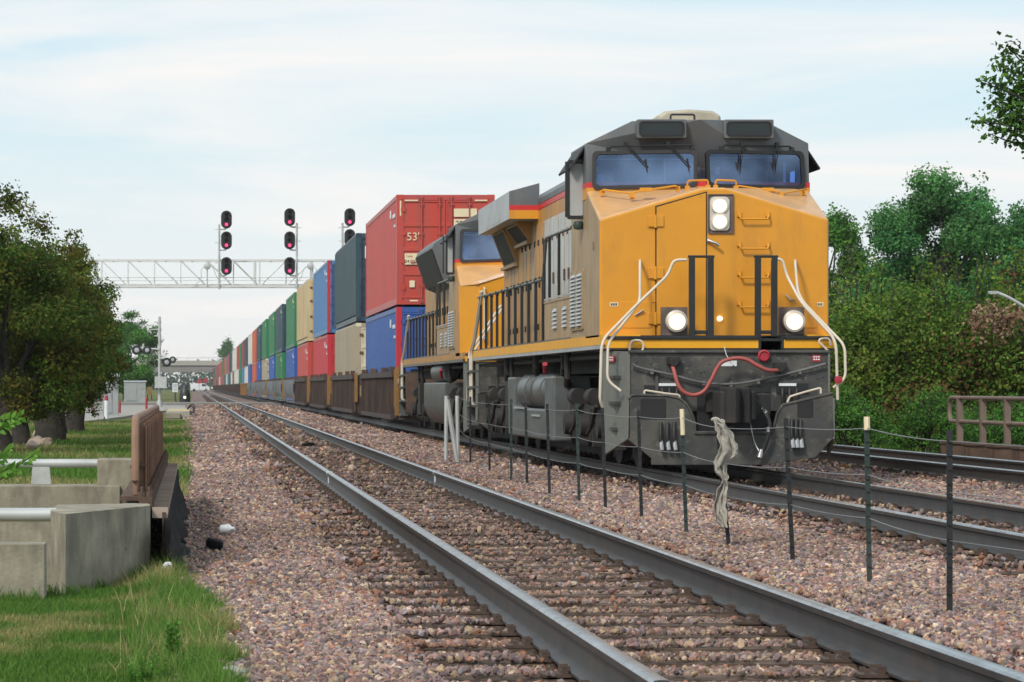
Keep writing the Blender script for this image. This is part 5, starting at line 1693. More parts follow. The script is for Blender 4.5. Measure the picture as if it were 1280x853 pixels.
lump('pale_stone', g(292, 848, .02), .07, .06, .035, 'concrete_pale', 'large pale stone at the bottom edge beside the grass', 'stone', 3)
lump('cobble', g(209, 700, .02), .045, .05, .045, 'rust_pale', 'rounded brownish cobble beside the near end of the black sheet', 'stone', 5)
lump('tie_scrap', g(385, 557, .02), .14, .28, .06, 'membrane', 'dark scrap lying between the rails of the empty track', 'debris', 9, .05)
def bottle(pos, rot, label, L=.16, r=.036):
    m = MB(); m.lathe([(.5 * r, 0), (r, .01), (r, L * .55), (r * .92, L * .62), (r, L * .68), (.35 * r, L * .92), (.35 * r, L)], Matrix.Identity(4), 16)
    o = m.build('plastic_bottle', 'plastic_white', None, loc=pos, rot=rot); tag(o, label, 'bottle')
    m = MB(); m.cyl((0, 0, L), (0, 0, L + .015), .4 * r, n=10); m.build('cap', 'plastic_white', o)
bottle(g(206, 722, .05), (R(62), R(35), 0), 'crushed white bottle lying below the near end of the parapet', .11, .03)
bottle(g(276, 668, .04), (R(85), R(10), R(60)), 'pale plastic bottle on the ballast behind the black chunk', .12, .04)
# fallen boulders near the tree trunks
for i, (px, py, s) in enumerate(((52, 549, .28), (43, 556, .24), (58, 556, .22), (40, 560, .2), (47, 545, .22))):
    o = lump('boulder', g(px, py, .05), s, s * .9, s * .6, 'rust_pale', 'pale brown boulder in the small heap at the foot of the left trees', 'boulder', 20 + i); o['group'] = 'boulders heaped by the trees'

# ------------------------------------------------------------------ signal bridge
GY = 195.0
gx = lambda px: (px - VX) * GY / F_PX
gz = lambda py: CZ - (py - VY) * GY / F_PX
gan = empty('signal_bridge', (gx(112), GY, 0), 0, 'pale steel lattice signal bridge spanning the tracks', 'signal bridge')
x0, x1, zt, zb = gx(108), 13.5, gz(325.5), gz(358)
step = 33 * GY / F_PX
for yo in (0, 1.5):
    m = MB()
    m.box(x0, x1, GY + yo - .05, GY + yo + .05, zt - .055, zt + .055); m.box(x0, x1, GY + yo - .05, GY + yo + .05, zb - .07, zb + .07)
    m.build('chord', 'galv_white', gan, loc=-gan.location)
    m = MB()
    k = 0; xq = gx(127)
    while xq < x1:
        m.box(xq - .032, xq + .032, GY + yo - .03, GY + yo + .03, zb, zt)
        left = xq < gx(310)
        a_ = (xq, GY + yo, zt if left else zb); c_ = (xq + step, GY + yo, zb if left else zt)
        if xq + step < x1: m.tube([a_, c_], .030, 6)
        xq += step
    m.tube([(gx(316.5) + .12, GY + yo, zb), (gx(316.5) + .12, GY + yo, zt)], .07, 6)
    m.build('lattice', 'galv_white', gan, loc=-gan.location)
m = MB()
xq = x0
while xq < x1:
    m.box(xq - .04, xq + .04, GY, GY + 1.5, zt - .05, zt + .05); m.box(xq - .04, xq + .04, GY, GY + 1.5, zb - .05, zb + .05); xq += step
m.box(x0, x1, GY + .4, GY + 1.1, zb + .10, zb + .14)
m.tube([(x0, GY - .08, zb + .55), (x1, GY - .08, zb + .55)], .025, 6); m.tube([(x0, GY - .08, zb + .35), (x1, GY - .08, zb + .38)], .02, 6)
m.build('walkway', 'galv_white', gan, loc=-gan.location)
for xq in (x0, x1):
    m = MB()
    for dx in (-.6, .6):
        for yo in (0, 1.5): m.box(xq + dx - .09, xq + dx + .09, GY + yo - .09, GY + yo + .09, 0, zt)
    for k in range(7):
        z = zb * k / 7
        for yo in (0, 1.5): m.tube([(xq - .6, GY + yo, z), (xq + .6, GY + yo, z + zb / 7)], .04, 6)
    m.build('tower', 'galv', gan, loc=-gan.location)
SIG = [(274, 283, (275, 301, 333), 'left', 281), (371, 362, (272, 301, 333), 'middle', 279), (428, 437, (272, 298, 333), 'right', 279)]
def arrow_head(G, px, py, mast_x):
    M = FRONT((gx(px), GY - .28, gz(py)))
    m = MB(); m.plate(rrect(.68, 1.12, .33, 8), M, -.02, .02)
    m.lathe([(.28, -.5), (.28, -.02)], M, 16)
    h = m.build('signal_head', 'sigback', G, loc=-G.location)
    for k, zz in enumerate((.34, .02, -.30)):
        Mq = FRONT((gx(px), GY - .30, gz(py) + zz))
        m = MB(); m.lathe([(.10, 0), (.095, .02), (.06, .03), (.02, .035)], Mq, 16)
        m.build('lens', 'siglit' if k == 2 else 'sigoff', h, loc=-Vector(G.location) * 0)
        hood = MB()
        ringp = [(.145 * math.cos(a), .145 * math.sin(a)) for a in np.linspace(R(-20), R(200), 12)]
        vs = [Mq @ Vector((x, y, d)) for d in (0, .22) for x, y in ringp]; hood.add(vs, [(i, i + 1, 13 + i, 12 + i) for i in range(11)])
        o = hood.build('lens_hood', 'sigback', h); md = o.modifiers.new('s', 'SOLIDIFY'); md.thickness = .012
    return h
for (mx_, hx, hys, which, mt_) in SIG:
    s = empty('track_signal', (gx(mx_), GY - .12, zb), 0, f'{which} signal mast on the signal bridge, with dark oval heads and red lights', 'railway signal', 'signals on the signal bridge')
    m = MB()
    m.cyl((gx(mx_), GY - .12, zb - .2), (gx(mx_), GY - .12, gz(mt_)), .065, n=8)
    for k in range(9):
        z = gz(mt_) - .3 - .42 * k; m.box(gx(mx_) - .28, gx(mx_) + .28, GY - .14, GY - .10, z - .02, z + .02) if k in (0, 2, 5) else m.box(gx(mx_) - .1, gx(mx_) + .1, GY - .14, GY - .10, z - .015, z + .015)
    for hy in hys:
        z = gz(hy + 12); m.tube(round_path([(gx(mx_), GY - .12, z), (gx(hx), GY - .12, z), (gx(hx), GY - .26, z + .35)], .15), .045, 6)
    m.build('mast', 'galv', s, loc=-s.location)
    for hy in hys: arrow_head(s, hx, hy, mx_)
    for h in [c for c in s.children if c.name.startswith('signal_head')]:
        pass
for px in (259, 388):
    t = empty('junction_box', (gx(px), GY - .1, gz(333)), 0, f"{'left' if px < 300 else 'right'} round junction box with loose cable on the signal bridge", 'junction box')
    m = MB(); m.lathe([(.22, 0), (.2, .1), (.05, .14)], FRONT((0, 0, 0)), 14); m.cyl((0, 0, -.2), (0, 0, gz(358) - gz(333)), .04, n=6); m.build('box_body', 'galv', t)
    m = MB(); s_ = 1 if px < 300 else -1
    m.tube(smooth_path([(0, -.05, 0), (.35 * s_, -.05, -.1), (.6 * s_, -.05, -.7), (.9 * s_, -.05, -1.0)]), .02, 5); m.tube(smooth_path([(0, -.05, 0), (-.35 * s_, -.05, -.2), (-.4 * s_, -.05, -.8), (-.8 * s_, -.05, -1.2)]), .02, 5); m.build('cable', 'galv', t)

# ------------------------------------------------------------------ level crossing and lineside things
m = MB(); m.box(-60, 14, 212, 224, -.1, .165)
tag(m.build('crossing_road', 'asphalt', None), kind='structure')
pts = [gnd(a_, c_) for a_, c_ in ((70, 528), (108, 527), (150, 522), (190, 516), (206, 514), (232, 510), (232, 505.2), (190, 502.5), (150, 504), (110, 510), (40, 512))]
m = MB(); m.plate([(p.x, p.y) for p in pts], Matrix.Identity(4), -.1, .02)
tag(m.build('path', 'path', None, smooth=False), kind='structure')
def on(px, py): return gnd(px, py)
def cabinet(px0, px1, pyt, pyb, label, mt='shed', door=True):
    a_, c_ = on(px0, pyb), on(px1, pyb)
    w = c_.x - a_.x; h = (pyb - pyt) * a_.y / F_PX
    t = empty('relay_cabinet', ((a_.x + c_.x) / 2, a_.y, 0), 0, label, 'cabinet')
    m = MB(); m.box(-w / 2, w / 2, 0, w * .9, .0, h * .95); m.build('cabinet_body', mt, t, bevel=.02)
    m = MB(); m.hexa([(-w / 2 - .06, -.06, h * .93), (w / 2 + .06, -.06, h * .93), (w / 2 + .06, w * .95, h * .93), (-w / 2 - .06, w * .95, h * .93), (-w / 2 - .06, -.06, h * .96), (w / 2 + .06, -.06, h * .96), (w / 2 + .06, w * .95, h), (-w / 2 - .06, w * .95, h)]); m.build('roof', 'wing_side', t)
    m = MB(); m.box(-w * .38, w * .1, -.03, 0, .12, h * .85); m.box(w * .05, w * .08, -.06, -.03, h * .4, h * .55); m.box(w * .2, w * .4, -.02, 0, h * .6, h * .75); m.build('door', mt, t, bevel=.008)
    return t
cabinet(128, 148, 467, 520, 'tall grey metal cabinet with a small lit lamp beside the left trees')
cabinet(155, 182, 476, 503, 'squat grey cabinet in front of the far green tree')
cb_ = [o for o in COL.objects if o.get('label', '').startswith('tall grey metal cabinet')][0]
m = MB(); m.box(-.03, .03, -.5, 0, 1.72, 1.78); m.build('lamp_arm', 'galv', cb_)
m = MB(); m.lathe([(.10, 0), (.12, .05), (.06, .14)], FRONT((0.05, -.4, 1.70)), 12); m.build('lamp', 'marker', cb_)
yb3 = on(187, 500)
t = empty('notice_board', tuple(yb3), 0, 'small yellowish board on two legs beside the squat grey cabinet', 'board')
m = MB(); m.box(-.27, .27, -.05, .05, .5, 1.25); m.build('board_panel', 'wood_yellow', t)
for s in (-1, 1):
    m = MB(); m.box(s * .2 - .05, s * .2 + .05, -.04, .04, 0, .55); m.build('leg', 'rust_dark', t)
p = on(133, 524)
t = empty('marker_post', tuple(p), 0, 'white marker post with a red cap near the left trees', 'marker post')
m = MB(); m.cyl((0, 0, 0), (0, 0, .72), .085, n=12); m.build('post_body', 'plastic_white', t)
m = MB(); m.cyl((0, 0, .72), (0, 0, .92), .08, .06, n=12); m.build('post_cap', 'label_red', t)
for px, py, lab in ((117, 520, 'short red bollard left of the white marker post'), (149.5, 517, 'short red bollard between the white marker post and the mast'), (183, 512, 'short red bollard nearest the crossing mast')):
    p = on(px, py); h = 14 * p.y / F_PX
    m = MB(); m.cyl((0, 0, 0), (0, 0, h), .065, n=10); m.lathe([(.065, 0), (.06, .02), (.03, .05), (.01, .06)], MX((0, 0, h), (1, 0, 0), (0, 1, 0)), 10)
    tag(m.build('bollard', 'label_red', None, loc=p), lab, 'bollard', 'red bollards along the path')
p = on(120, 522)
m = MB(); m.box(-.10, .10, -.08, .08, 0, .68); m.box(-.12, .12, -.10, .10, .68, .74)
tag(m.build('utility_pedestal', 'shed', None, loc=p, bevel=.01), 'small pale grey pedestal box between the trunks and the white marker post', 'utility box')
# crossing mast
MY = 172.0
mxx = (199.5 - VX) * MY / F_PX
mz = lambda py: CZ - (py - VY) * MY / F_PX
mX = lambda px: (px - VX) * MY / F_PX
cm = empty('crossing_signal', (mxx, MY, 0), 0, 'tall grey crossing mast with black round flashing lights on side arms', 'crossing signal')
m = MB(); m.cyl((mxx, MY, 0), (mxx, MY, mz(396)), .10, .07, n=12); m.box(mxx - .25, mxx + .25, MY - .25, MY + .25, 0, .15); m.cyl((mxx - .0, MY - .0, 0), (mxx, MY, .5), .16, n=12)
for z in (403, 412, 420): m.box(mxx - .3 if z != 412 else mxx - .5, mxx + .12, MY - .03, MY + .03, mz(z) - .03, mz(z) + .03)
m.build('mast', 'galv', cm, loc=-cm.location)
m = MB(); m.tube([(mxx, MY - .1, mz(437)), (mX(172), MY - .1, mz(435))], .05, 8); m.tube([(mxx, MY - .1, mz(448)), (mX(222), MY - .1, mz(449))], .05, 8); m.box(mX(179) - .05, mX(179) + .05, MY - .14, MY - .06, mz(438), mz(430)); m.build('side_arm', 'galv', cm, loc=-cm.location)
for px, py, sc in ((171, 438, 1), (184, 438, .9), (208.5, 453, .95), (216, 450, .7)):
    M = FRONT((mX(px), MY - .22, mz(py)))
    m = MB(); m.lathe([(.26 * sc, -.04), (.27 * sc, 0), (.26 * sc, .02), (.14 * sc, .03)], M, 20); m.lathe([(.15 * sc, -.3), (.17 * sc, -.04)], M, 14)
    fl = m.build('flashing_light', 'black', cm, loc=-cm.location)
    m = MB(); m.lathe([(.13 * sc, .02), (.13 * sc, .04), (.06 * sc, .06)], M, 16); m.build('lens', 'wing_side', fl)
m = MB(); m.box(mX(193.5), mX(208.5), MY - .35, MY - .1, mz(484), mz(471)); m.box(mX(193), mX(209), MY - .4, MY - .05, mz(485.5), mz(484)); m.build('control_box', 'galv', cm, loc=-cm.location, bevel=.015)
p = on(219, 504)
t = empty('instrument_post', tuple(p), 0, 'white instrument box on a thin dark post right of the crossing mast', 'instrument post')
m = MB(); m.box(-.22, .22, -.12, .12, .85, 1.55); m.build('box_body', 'plastic_white', t, bevel=.02)
m = MB()
for z in (1.0, 1.15, 1.3, 1.42): m.box(-.16, .16, -.13, -.12, z, z + .04)
m.build('dial_strip', 'black', t)
m = MB(); m.tube(smooth_path([(0, 0, .9), (0, 0, .4), (.08, 0, .1), (.1, 0, 0)]), .05, 8); m.build('post_body', 'black', t)
p = on(231, 503.5)
t = empty('switch_machine', tuple(p), 0, 'black rounded equipment case with an orange reflector, beside the crossing', 'equipment case')
m = MB(); m.lathe([(.40, 0), (.45, .05), (.45, .65), (.40, .95), (.25, 1.15), (.18, 1.35)], MX((0, 0, 0), (1, 0, 0), (0, 1, 0)), 18); m.build('case', 'black', t)
m = MB(); m.box(-.09, .09, -.475, -.445, .34, .52); m.build('reflector', 'marker', t)  # given a glowing material, though a reflector is no lamp
m = MB(); m.box(-.5, .5, -.5, .5, 0, .04); m.build('base', 'galv', t)
# loading pad with a yellow edge, cables
pA, pB = on(207.5, 521.5), on(237, 521)
t = empty('concrete_pad', ((pA.x + pB.x) / 2, pA.y, 0), 0, 'low concrete pad with a worn yellow edge beside the ballast', 'concrete pad')
w = (pB.x - pA.x) / 2
m = MB(); m.box(-w, w, 0, 22, -.05, .24); m.build('slab', 'concrete_pale', t, bevel=.01)
m = MB(); m.box(-w + .02, w - .02, 4.5, 8.5, .24, .246); m.build('yellow_edge', 'safety_yellow', t)
m = MB(); m.box(-w, .1, -.9, -.02, -.05, .16); m.build('lower_step', 'concrete', t)
for k, (a_, lab) in enumerate(((240, 'black cable loop arching beside the yellow edged pad, outermost'), (238.5, 'black cable loop arching beside the yellow edged pad, inner'))):
    q = on(236, 519)
    m = MB(); m.tube(smooth_path([(q.x - .1, q.y, 0), (q.x - .05, q.y + .2, .30 - .05 * k), (q.x + .10 + .06 * (1 - k), q.y + .3, .48 - .09 * k), (q.x + .26 - .06 * k, q.y + .2, .30), (q.x + .22 - .06 * k, q.y - .5, .06), (q.x - .05, q.y - 2.5, .01)]), .028, 8)
    tag(m.build('cable_loop', 'rubber', None), lab, 'cable', 'cable loops by the pad')
# overpass
OY = 900.0
ox = lambda px: (px - VX) * OY / F_PX
oz = lambda py: CZ - (py - VY) * OY / F_PX
ov = empty('overpass', (0, OY, 0), 0, 'grey concrete road overpass crossing the tracks in the far distance', 'bridge')
m = MB(); m.box(-40, 45, OY, OY + 9, oz(465.5), oz(456)); m.build('deck', 'asphalt', ov, loc=-ov.location)
m = MB(); m.box(-40, 45, OY - .4, OY - .02, oz(457), oz(451)); m.build('parapet', 'concrete_pale', ov, loc=-ov.location)
m = MB()
for xq in np.arange(-38, 44, 3.0): m.box(xq - .06, xq + .06, OY - .3, OY - .1, oz(451), oz(447.6))
m.box(-40, 45, OY - .26, OY - .16, oz(447.9), oz(447.3)); m.build('guard_rail', 'galv', ov, loc=-ov.location)
for xq in (-14, 15.5):
    m = MB(); m.box(xq - 1.0, xq + 1.0, OY + 2, OY + 7, 0, oz(465)); m.build('pier', 'concrete', ov, loc=-ov.location)
for px, py, lab in ((249, 477, 'blurred red panel under the overpass, left of the pair'), (257.5, 476, 'blurred red panel under the overpass, right of the pair')):
    Y = 820; x = (px - VX) * Y / F_PX; z = CZ - (py - VY) * Y / F_PX
    t = empty('red_panel', (x, Y, 0), 0, lab, 'sign', 'red panels under the overpass')
    m = MB(); m.plate(rrect(1.2, 1.1, .25), FRONT((0, 0, z)), -.05, .05); m.build('panel', 'label_red', t)
    m = MB(); m.cyl((0, .1, 0), (0, .1, z), .08, n=6); m.build('post', 'galv', t)
p = Vector(((250 - VX) * 840 / F_PX, 840, 0))
t = empty('parked_van', tuple(p), 0, 'pale far off van standing by the tracks beneath the overpass', 'van')
m = MB(); m.plate([(-2.6, .4), (2.6, .4), (2.6, 1.3), (1.9, 1.5), (1.3, 2.2), (-2.6, 2.2)], FRONT((0, 0, 0)), -.9, .9); m.build('van_body', 'plastic_white', t, bevel=.08)
for s in (-1.6, 1.6):
    m = MB(); m.cyl((s, -.92, .4), (s, -.7, .4), .4, n=14); m.build('wheel', 'rubber', t)
m = MB(); m.plate([(1.35, 1.45), (1.8, 1.45), (1.3, 2.05), (.5, 2.05), (.5, 1.45)], FRONT((0, -.9, 0)), 0, .02); m.build('window', 'numglass', t)
# lamp post with a curved arm behind the bushes at right
LY = 59.6
lx = lambda px: (px - VX) * LY / F_PX
lz = lambda py: CZ - (py - VY) * LY / F_PX
t = empty('street_lamp', (lx(1320), LY, 0), 0, 'pale curved lamp arm showing above the bushes at right', 'street lamp')
m = MB(); m.tube(smooth_path([(lx(1320), LY, 0), (lx(1320), LY, 1.5), (lx(1312), LY, lz(412)), (lx(1290), LY, lz(391)), (lx(1264), LY, lz(374)), (lx(1246), LY, lz(366))]), .032, 8); m.build('pole', 'galv', t, loc=-t.location)
m = MB(); m.plate(rrect(.16, .06, .02), FRONT((lx(1241), LY, lz(366))), -.06, .06); m.build('lamp_head', 'galv', t, loc=-t.location)
# ------------------------------------------------------------------ vegetation
def leaves(name, centers, radii, n, size, cols, mt='leaf', parent=None, loc=(0, 0, 0), flat=.35, gap=0.0, squash=1.0, aspect=.62, droop=0.0, seed=0):
    """n small leaf faces spread through clumps; cols: list of base colours mixed leaf by leaf and clump by clump."""
    r = np.random.default_rng(seed)
    C = np.array(centers, float); Rr = np.array(radii, float)
    w = Rr ** 2; w /= w.sum()
    ci = r.choice(len(C), n, p=w)
    d = r.normal(size=(n, 3)); d /= np.linalg.norm(d, axis=1)[:, None]
    rad = Rr[ci] * r.uniform(0.10, 1.0, n) ** 0.28
    P = C[ci] + d * rad[:, None] * np.array([1, 1, squash])
    P += r.normal(size=(n, 3)) * size * .8
    nrm = d * .9 + r.normal(size=(n, 3)) * .55 + np.array([0, 0, .45]); nrm /= np.linalg.norm(nrm, axis=1)[:, None]
    u = np.cross(nrm, r.normal(size=(n, 3))); u /= np.linalg.norm(u, axis=1)[:, None]
    u[:, 2] -= droop; u /= np.linalg.norm(u, axis=1)[:, None]
    v = np.cross(nrm, u)
    s = size * r.uniform(.6, 1.3, n)[:, None]
    q = np.stack([P - u * s * .5, P + v * s * aspect * .5 + u * s * .05 + nrm * s * .08, P + u * s * .5 - nrm * s * .05, P - v * s * aspect * .5 + u * s * .05 + nrm * s * .08], 1)
    F = np.arange(n * 4).reshape(n, 4)
    cl = np.array(cols, float)
    clump_tone = r.uniform(.62, 1.38, len(C)); clump_col = r.integers(0, len(cl), len(C))
    pick = np.where(r.uniform(size=n) < .6, clump_col[ci], r.integers(0, len(cl), n))
    col = cl[pick] * (clump_tone[ci] * r.uniform(.7, 1.3, n))[:, None]
    return link(name, np_mesh(name, q.reshape(-1, 3), F, mt, np.repeat(col, 4, 0)), parent, loc)

def limb(m, a, b, r0, r1, seed, n=6, wob=.12):
    r = random.Random(seed)
    a, b = Vector(a), Vector(b)
    L_ = (b - a).length
    pts = [a.lerp(b, k / n) + (Vector((r.uniform(-1, 1), r.uniform(-1, 1), r.uniform(-.4, .4))) * wob * L_ * (0 if k in (0,) else .5)) for k in range(n + 1)]
    m.tube(pts, [r0 + (r1 - r0) * k / n for k in range(n + 1)], 8)
    return pts
def tree(name, pos, H, rad, trunk_r, crown_z0, label, cat, cols, nleaf, leaf, seed, group=None, nclump=45, flare=1.5, clump_r=(.28, .5), shape=1.0, gaps=.15, droop=0.0, spur=.7, squash=.62):
    r = random.Random(seed)
    t = empty(name, pos, 0, label, cat, group)
    m = MB()
    zc = crown_z0 + (H - crown_z0) * .35
    pts = [Vector((0, 0, -.1))] + [Vector((r.uniform(-.06, .06) * rad, r.uniform(-.06, .06) * rad, zc * k / 6)) for k in range(1, 7)]
    m.tube(pts, [trunk_r * flare, trunk_r * 1.12] + [trunk_r * (1.0 - .07 * k) for k in range(5)], 12)
    cs, rs = [], []
    for k in range(nclump):
        for _ in range(30):
            d = Vector((r.gauss(0, 1), r.gauss(0, 1), r.gauss(0, 1))).normalized() * r.uniform(.35, 1.0) ** .6
            if d.z > -.9: break
        hz = (H - crown_z0) / 2
        zz = d.z
        wr = rad * (1.0 if zz < 0 else (1 - .18 * shape * zz))
        cr = r.uniform(*clump_r) * rad * .62
        c = Vector((d.x * (wr - cr * .5), d.y * (wr - cr * .5), crown_z0 + hz + zz * (hz - cr * .55)))
        cs.append(c); rs.append(cr)
    for k in range(int(nclump * spur)):
        c0 = cs[r.randrange(nclump)]; d = Vector((c0.x, c0.y, (c0.z - crown_z0 - (H - crown_z0) * .45) * 1.1)).normalized()
        cs.append(c0 + d * r.uniform(.15, .46) * rad * .8 + Vector((r.uniform(-.1, .1), 0, r.uniform(0, .2))) * rad); rs.append(r.uniform(.05, .15) * rad)
    for k in range(0, nclump, max(1, nclump // 11)):
        limb(m, pts[3 + k % 4], cs[k], trunk_r * .42, trunk_r * .08, seed * 31 + k)
    m.build('trunk', 'bark', t, recalc=False)
    leaves('crown', cs, rs, nleaf, leaf, cols, 'leaf', t, seed=seed, droop=droop, squash=squash)
    return t
OLIVE = [(.065, .115, .018), (.095, .140, .020), (.045, .09, .015), (.12, .135, .022), (.125, .10, .02)]
GREEN = [(.055, .15, .025), (.075, .18, .03), (.04, .11, .02)]
BRIGHT = [(.075, .20, .035), (.10, .23, .04), (.055, .15, .03)]
DEEP = [(.055, .185, .055), (.08, .22, .062), (.04, .135, .044), (.10, .24, .07)]
BUSH = [(.095, .18, .026), (.135, .215, .034), (.065, .135, .02), (.16, .19, .04), (.085, .16, .025)]
# row of olive trees at the left
for i, (px, Y, H, rad, tr, lab) in enumerate(((2, 61, 4.35, 2.0, .20, 'olive green tree at the left edge, nearest of the row'), (28, 68, 4.5, 1.9, .18, 'olive green tree, second from the near end of the left row'),
                                         (62, 74, 4.8, 1.85, .34, 'thick trunked olive green tree in the middle of the left row, above the boulders'), (76, 84, 4.7, 1.55, .20, 'slim trunked olive green tree behind the thick trunked one'),
                                         (93, 90, 4.4, 1.35, .27, 'olive green tree at the far end of the left row, twigs against the sky'))):
    tree('olive_tree', ((px - VX) * Y / F_PX, Y, -.06), H, rad, tr, .42, lab, 'tree', OLIVE, 44000, .082, 40 + i, 'row of olive green trees at the left', nclump=48, flare=1.2, clump_r=(.22, .62), spur=1.6)
# large green tree behind the cabinets
tree('broad_tree', ((160 - VX) * 330 / F_PX, 330, 0), 9.0, 3.9, .4, .2, 'fresh green round tree behind the squat cabinet', 'tree', BRIGHT, 36000, .22, 60, nclump=60)
tree('broad_tree', ((120 - VX) * 300 / F_PX, 300, 0), 8.2, 3.8, .4, .6, 'green tree partly hidden behind the far end of the olive row', 'tree', BRIGHT, 12000, .24, 61, nclump=40)
tree('broad_tree', ((70 - VX) * 360 / F_PX, 360, 0), 9, 5, .4, .6, 'green tree glimpsed between the left trunks', 'tree', BRIGHT, 9000, .3, 62, nclump=40)
tree('broad_tree', ((287 - VX) * 1150 / F_PX, 1150, 0), 18, 4.5, .5, 8, 'tiny far off tree top above the distant containers', 'tree', GREEN, 4000, .7, 63, nclump=25)
# right hand side
def bush(px, Y, H, rad, label, cols, n, leaf, seed, group=None, nclump=40, ry=1.0, cat='bush'):
    x = (px - VX) * Y / F_PX
    r = random.Random(seed)
    t = empty('bush', (x, Y, 0), 0, label, cat, group)
    m = MB(); cs, rs = [], []
    for k in range(nclump):
        a = r.uniform(0, 6.28); e = r.uniform(0, 1)
        cr = r.choice((.14, .18, .24, .38, .5)) * rad * r.uniform(.85, 1.15)
        z = .15 * H + (H * .97 - cr - .15 * H) * e
        w = rad * math.sqrt(max(.05, 1 - (e * .95) ** 2.2)) * r.uniform(.35, 1)
        cs.append(Vector((math.cos(a) * w, math.sin(a) * w * ry, z))); rs.append(cr)
    for k in range(0, nclump, 4):
        limb(m, (r.uniform(-.15, .15), r.uniform(-.15, .15), -.05), cs[k], .05 * H / 3, .012, seed * 13 + k)
    m.tube([(0, 0, -.1), (0, 0, .12)], [.30, .24], 8)
    # twigs standing out of the top
    for k in range(14):
        a = r.uniform(0, 6.28); w = rad * r.uniform(.1, .9)
        top = Vector((math.cos(a) * w, math.sin(a) * w * ry, H * (1 - .35 * (w / rad) ** 2) + r.uniform(-.05, .22) * H * .5))
        b0 = top - Vector((r.uniform(-.2, .2), r.uniform(-.2, .2), .8))
        limb(m, b0, top, .02, .006, k + seed); limb(m, (r.uniform(-.15, .15), r.uniform(-.15, .15), .05), b0, .03, .018, k * 7 + seed, 6, .05)
        for q in range(4): cs.append(b0.lerp(top, .3 + .23 * q)); rs.append(.10 + .06 * (3 - q) / 3)
    m.build('stems', 'bark', t, recalc=False)
    leaves('foliage', cs, rs, n, leaf, cols, 'leaf', t, seed=seed, squash=.6)
    return t
bush(1075, 66, 3.9, 2.3, 'tall olive green bush right beside the leading locomotive', BUSH, 22000, .095, 70, 'tall bushes beyond the right track', 60)
bush(1165, 64, 3.75, 2.4, 'broad olive green bush above the light green shrubs at right', BUSH, 24000, .095, 71, 'tall bushes beyond the right track', 60)
bush(1255, 63, 3.7, 2.3, 'tall bush with reddish brown twigs behind the brown railing', BUSH + [(.15, .085, .035)], 24000, .095, 72, 'tall bushes beyond the right track', 60)
bush(1345, 62, 3.6, 2.3, 'tall bush at the right edge, half outside the view', BUSH, 16000, .095, 73, 'tall bushes beyond the right track', 50)
bush(1000, 70, 3.4, 2.2, 'tall bush hidden behind the nose of the leading locomotive', BUSH, 10000, .10, 74, 'tall bushes beyond the right track', 40)
bush(1065, 59.5, 1.15, .65, 'low light green shrub at the foot of the locomotive, beyond the right track', BRIGHT, 6000, .055, 75, 'low light green shrubs', 30)
bush(1165, 58.5, 1.15, .85, 'low light green shrub left of the brown railing', BRIGHT, 8000, .055, 76, 'low light green shrubs', 34)
bush(1235, 59, 1.0, .9, 'low green shrub behind the brown railing', BRIGHT, 7000, .055, 77, 'low light green shrubs', 34)
bush(1290, 59, 1.05, .9, 'low green shrub behind the right end of the brown railing', BRIGHT, 6000, .055, 78, 'low light green shrubs', 34)
# dead brown twigs tangled in the right bush
cs = []; rs = []
r0_ = random.Random(9)
for k in range(16):
    p = at(r0_.uniform(1218, 1282), r0_.uniform(388, 420), 60.6); cs.append(p); rs.append(.14)
dt = leaves('dead_leaves', cs, rs, 700, .10, [(.30, .20, .13), (.22, .13, .085), (.36, .26, .18)], 'leaf', None, seed=5)
tag(dt, kind='stuff')
TALL = 'tall trees rising behind the right bushes'
tree('tall_tree', ((1168 - VX) * 120 / F_PX, 120, 0), 10.0, 3.1, .30, 2.0, 'tall rounded deep green tree rising behind the right bushes', 'tree', DEEP, 42000, .15, 80, TALL, nclump=60, droop=.3, spur=.25, clump_r=(.28, .55), squash=.55, shape=.5)
tree('tall_tree', ((1290 - VX) * 108 / F_PX, 108, 0), 8.0, 2.5, .35, 1.5, 'dark green tree at the right edge, in front of the tall rounded one', 'tree', DEEP, 30000, .15, 81, TALL, nclump=46, droop=.3, spur=.5, squash=.5)
tree('tall_tree', ((1040 - VX) * 150 / F_PX, 150, 0), 10.1, 1.9, .25, 2.0, 'slender pale green tree just right of the locomotive cab', 'tree', BRIGHT, 16000, .17, 82, TALL, nclump=34, spur=.6)
tree('tall_tree', ((1078 - VX) * 170 / F_PX, 170, 0), 10.6, 1.9, .2, 2.0, 'bluish green thin crowned tree between the slender and the rounded tree', 'tree', [(.05, .11, .06), (.06, .13, .07)], 7000, .19, 83, TALL, nclump=30)
tree('tall_tree', ((1225 - VX) * 140 / F_PX, 140, 0), 7.8, 3.4, .35, 1.0, 'green tree filling the gap between the two dark trees at right', 'tree', DEEP, 24000, .18, 84, TALL, nclump=46, squash=.5)
tree('tall_tree', ((1110 - VX) * 135 / F_PX, 135, 0), 7.0, 2.6, .35, 1.0, 'lower green tree over the bush beside the locomotive', 'tree', DEEP, 22000, .17, 85, TALL, nclump=40, squash=.5)
tree('tall_tree', ((985 - VX) * 140 / F_PX, 140, 0), 7.5, 2.6, .35, 1.0, 'green tree hidden behind the leading locomotive', 'tree', GREEN, 9000, .2, 86, TALL, nclump=40)
